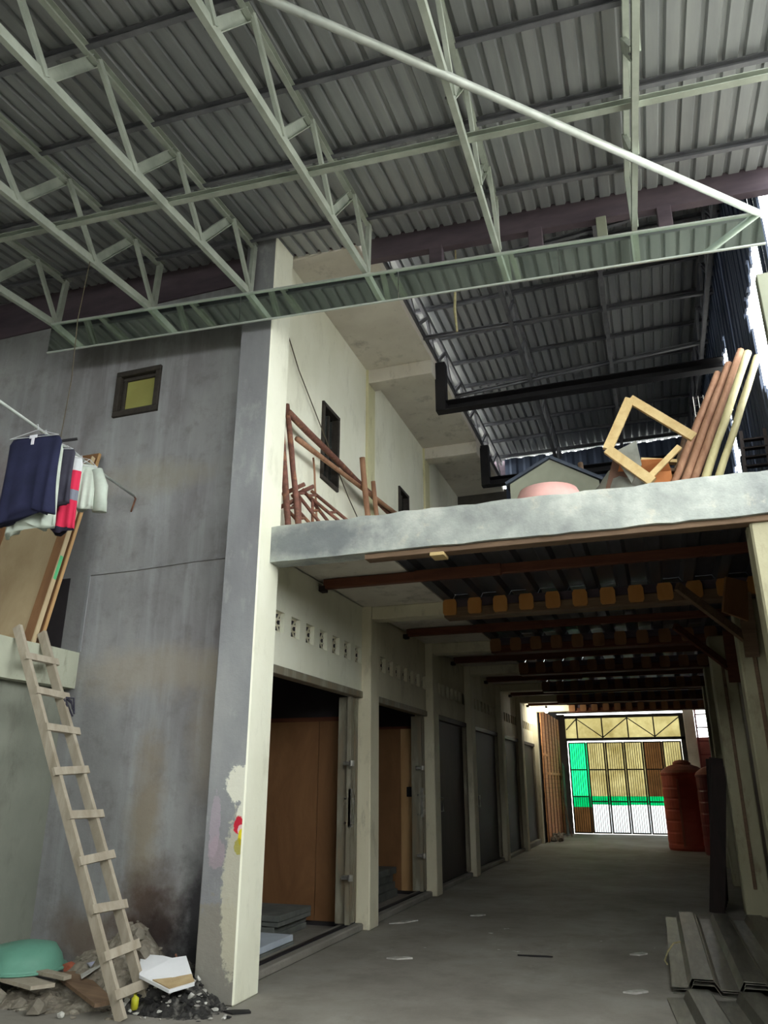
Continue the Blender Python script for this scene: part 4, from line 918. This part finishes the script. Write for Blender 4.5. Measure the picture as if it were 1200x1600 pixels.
tag(MB().tube([(-3.28, 6.25, 6.1), (-3.27, 6.6, 5.75), (-3.26, 7.2, 5.35), (-3.2, 7.9, 4.75), (-3.1, 8.35, 4.3), (-3.0, 8.8, 3.75)], .007, 6).build('loose_cable', 'wire'), 'thin loose cable hanging down the upper wall past the window', 'cable')
tag(MB().tube([(-1.41, 6.28, 7.57), (-1.40, 6.24, 6.5), (-1.42, 6.2, 5.85), (-1.405, 6.2, 5.6)], [.006, .008, .014, .01], 7).build('hanging_rope', 'rope'), 'short pale rope hanging from the rear roof below the gutter', 'rope')
# grey box, basin, tarp, cardboard
bx = thing('grey_tank_box', (-.72, 7.5, ZD), 'grey box with gabled lid standing behind the pink basin', 'box')
gp = [(-1.16, ZD), (-.28, ZD), (-.28, 4.33), (-.74, 4.62), (-1.16, 4.40)]
MB().poly([(x, 7.3, z) for x, z in gp], .8, (0, 1, 0)).build('box_body', 'boxgrey', bx)
MB().bar((-1.2, 7.7, 4.405), (-.74, 7.7, 4.64), .86, .03, (0, 0, 1)).build('lid_slope', 'boxtrim', bx); MB().bar((-.74, 7.7, 4.64), (-.24, 7.7, 4.335), .86, .03, (0, 0, 1)).build('lid_slope', 'boxtrim', bx)
pb_ = thing('pink_basin', (-.72, 6.5, ZD), 'pink plastic basin upside down behind the front beam', 'basin')
MB().lathe((-.70, 6.55, ZD), [(.34, 0), (.33, .1), (.30, .2), (.26, .29), (.1, .31), (.01, .31)], 32).build('bowl', 'pinkbasin', pb_, True)
MB().lathe((-.70, 6.55, ZD), [(.34, 0), (.365, .005), (.365, .03), (.34, .035)], 32).build('rim', 'pinkbasin', pb_, True)
tp = MB(); nx, ny = 14, 10; vs = []; fs = []
for j in range(ny + 1):
    for i in range(nx + 1):
        u, v = i / nx, j / ny
        vs.append((-.52 + .62 * u + .05 * math.sin(v * 5), 6.45 + .3 * v + .03 * math.sin(u * 14 + v * 3), ZD + (.22 + .34 * u) * v ** .7 * (1 + .12 * math.sin(u * 11)) + .02))
for j in range(ny):
    for i in range(nx): a = j * (nx + 1) + i; fs.append((a, a + 1, a + nx + 2, a + nx + 1))
m_ = MB().add(vs, fs).add([v_ - Vector((0, -.01, .012)) for v_ in [Vector(q) for q in vs]], [tuple(reversed(f)) for f in fs])
tag(m_.build('grey_tarp', 'tarp', smooth=True), 'crumpled grey tarpaulin beside the pink basin', 'tarpaulin')
tag(MB().poly([(-.12, 6.5, 4.26), (.10, 6.5, 4.35), (.12, 6.5, 4.12), (.02, 6.48, 3.95), (-.04, 6.5, 4.1)], .02, (0, 1, 0)).build('tarp_flap', 'tarp'), 'grey sheet flap hanging off the timber frame corner', 'sheet')
tag(MB().poly([(-.30, 6.62, ZD), (.02, 6.62, ZD), (-.02, 6.62, 4.25), (-.10, 6.62, 4.3)], .02, (0, 1, 0)).build('brown_tarp', 'tarpbrown'), 'brown folded tarpaulin next to the cardboard box', 'tarpaulin')
cb = thing('cardboard_box', (.1, 6.85, ZD), 'open cardboard box below the timber frame', 'box')
b = MB(); b.box((-.1, 6.66, ZD), (.36, 6.675, 4.1)); b.box((-.1, 7.0, ZD), (.36, 7.015, 4.12)); b.box((-.1, 6.675, ZD), (-.085, 7.0, 4.08)); b.box((.345, 6.675, ZD), (.36, 7.0, 4.08)); b.box((-.085, 6.675, ZD), (.345, 7.0, ZD + .015)); b.build('box_wall', 'cardboard', cb)
MB().poly([(-.1, 6.66, 4.1), (.36, 6.66, 4.1), (.33, 6.56, 4.17), (-.05, 6.55, 4.2)], .008).build('box_flap', 'cardboard', cb)
tf = thing('propped_frame', (.15, 6.55, ZD), 'pale timber square frame propped on one corner on the junk pile', 'frame')
P_ = {'L': Vector((-.15, 6.5, 4.30)), 'T': Vector((.09, 6.58, 4.80)), 'R': Vector((.58, 6.62, 4.36)), 'B': Vector((.19, 6.46, 3.93))}
for nm, a, b_, wq, hq in [('frame_bar', 'L', 'T', .04, .085), ('frame_bar', 'T', 'R', .04, .08), ('frame_bar', 'L', 'B', .045, .085)]:
    MB().bar(P_[a], P_[b_], hq, wq, (0, 1, 0)).build(nm, 'pine', tf)
MB().bar(P_['B'] + Vector((-.05, .06, .04)), Vector((.45, 6.6, 4.28)), .05, .03, (0, 1, 0)).build('thin_bar', 'pine', tf)
for k, (x0, z0, x1, z1, m) in enumerate([(.12, 4.26, .42, 4.22, 'pine'), (.16, 4.2, .44, 4.14, 'timberold'), (.10, 4.14, .40, 4.12, 'pine')]):
    tag(MB().bar((x0, 6.75 + .04 * k, z0 - .0), (x1, 6.8 + .05 * k, z1), .07, .03).build('short_offcut', m), 'short timber offcut on the cardboard box, %s from top' % ORD[k], 'offcut', 'offcuts on the cardboard box')
G2 = 'poles leaning right of the timber frame'
pl_ = [((.25, 6.5, ZD), (.94, 7.3, 5.30), .035, 'rustwood', 'brown split pole, leftmost of the thick leaning bundle'), ((.34, 6.51, ZD), (1.05, 7.3, 5.38), .038, 'rustwood', 'brown split pole, second of the leaning bundle'), ((.42, 6.51, ZD), (1.18, 7.3, 5.51), .036, 'rustwood', 'brown pole, third of the leaning bundle'),
       ((.51, 6.45, ZD), (1.22, 7.2, 5.42), .036, 'bamboo', 'pale smooth pole standing in the middle of the bundle'), ((.62, 6.4, ZD), (1.26, 7.0, 5.25), .032, 'bamboo', 'pale smooth pole, rightmost of the leaning bundle'),
       ((.22, 7.3, ZD), (.62, 8.2, 5.05), .028, 'timberold', 'thin grey stick behind the timber frame, left one'), ((.30, 7.3, ZD), (.74, 8.2, 5.12), .03, 'timberold', 'thin grey stick behind the timber frame, right one'),
       ((-.42, 8.0, ZD), (-.50, 8.3, 4.95), .03, 'timberold', 'dim upright stick behind the grey box'), ((-.3, 8.1, ZD), (-.46, 8.3, 4.8), .03, 'timberold', 'dim slanting stick behind the grey box')]
for p0, p1, r, m, lab in pl_: pole(p0, p1, r, m, lab, 'pole', G2)
wbk = thing('wire_basket', (.82, 8.0, 4.9), 'small wire rack hooked on the leaning poles', 'rack')
for k in range(4): MB().tube([(.74 + .05 * k, 7.9, 5.0), (.74 + .05 * k, 7.9, 5.38)], .004, 5).build('wire_upright', 'steel', wbk)
for k in range(5): MB().tube([(.73, 7.9, 5.02 + .085 * k), (.9, 7.9, 5.02 + .085 * k)], .004, 5).build('wire_rail', 'steel', wbk)
jl = thing('louvre_stack', (1.0, 6.9, ZD), 'dark louvred rack standing at the right end of the mezzanine', 'rack')
for s_ in (0, 1): MB().bar((.92 + .2 * s_, 6.6 + .0 * s_, ZD), (1.04 + .2 * s_, 7.2, 4.6), .03, .03).build('rack_side', 'blackwood', jl)
for k in range(7):
    f = .1 + k * .13; MB().bar((.92 + .12 * f, 6.6 + .6 * f, ZD + .9 * f), (1.12 + .12 * f, 6.6 + .6 * f, ZD + .9 * f), .06, .015).build('rack_slat', 'blackwood', jl)
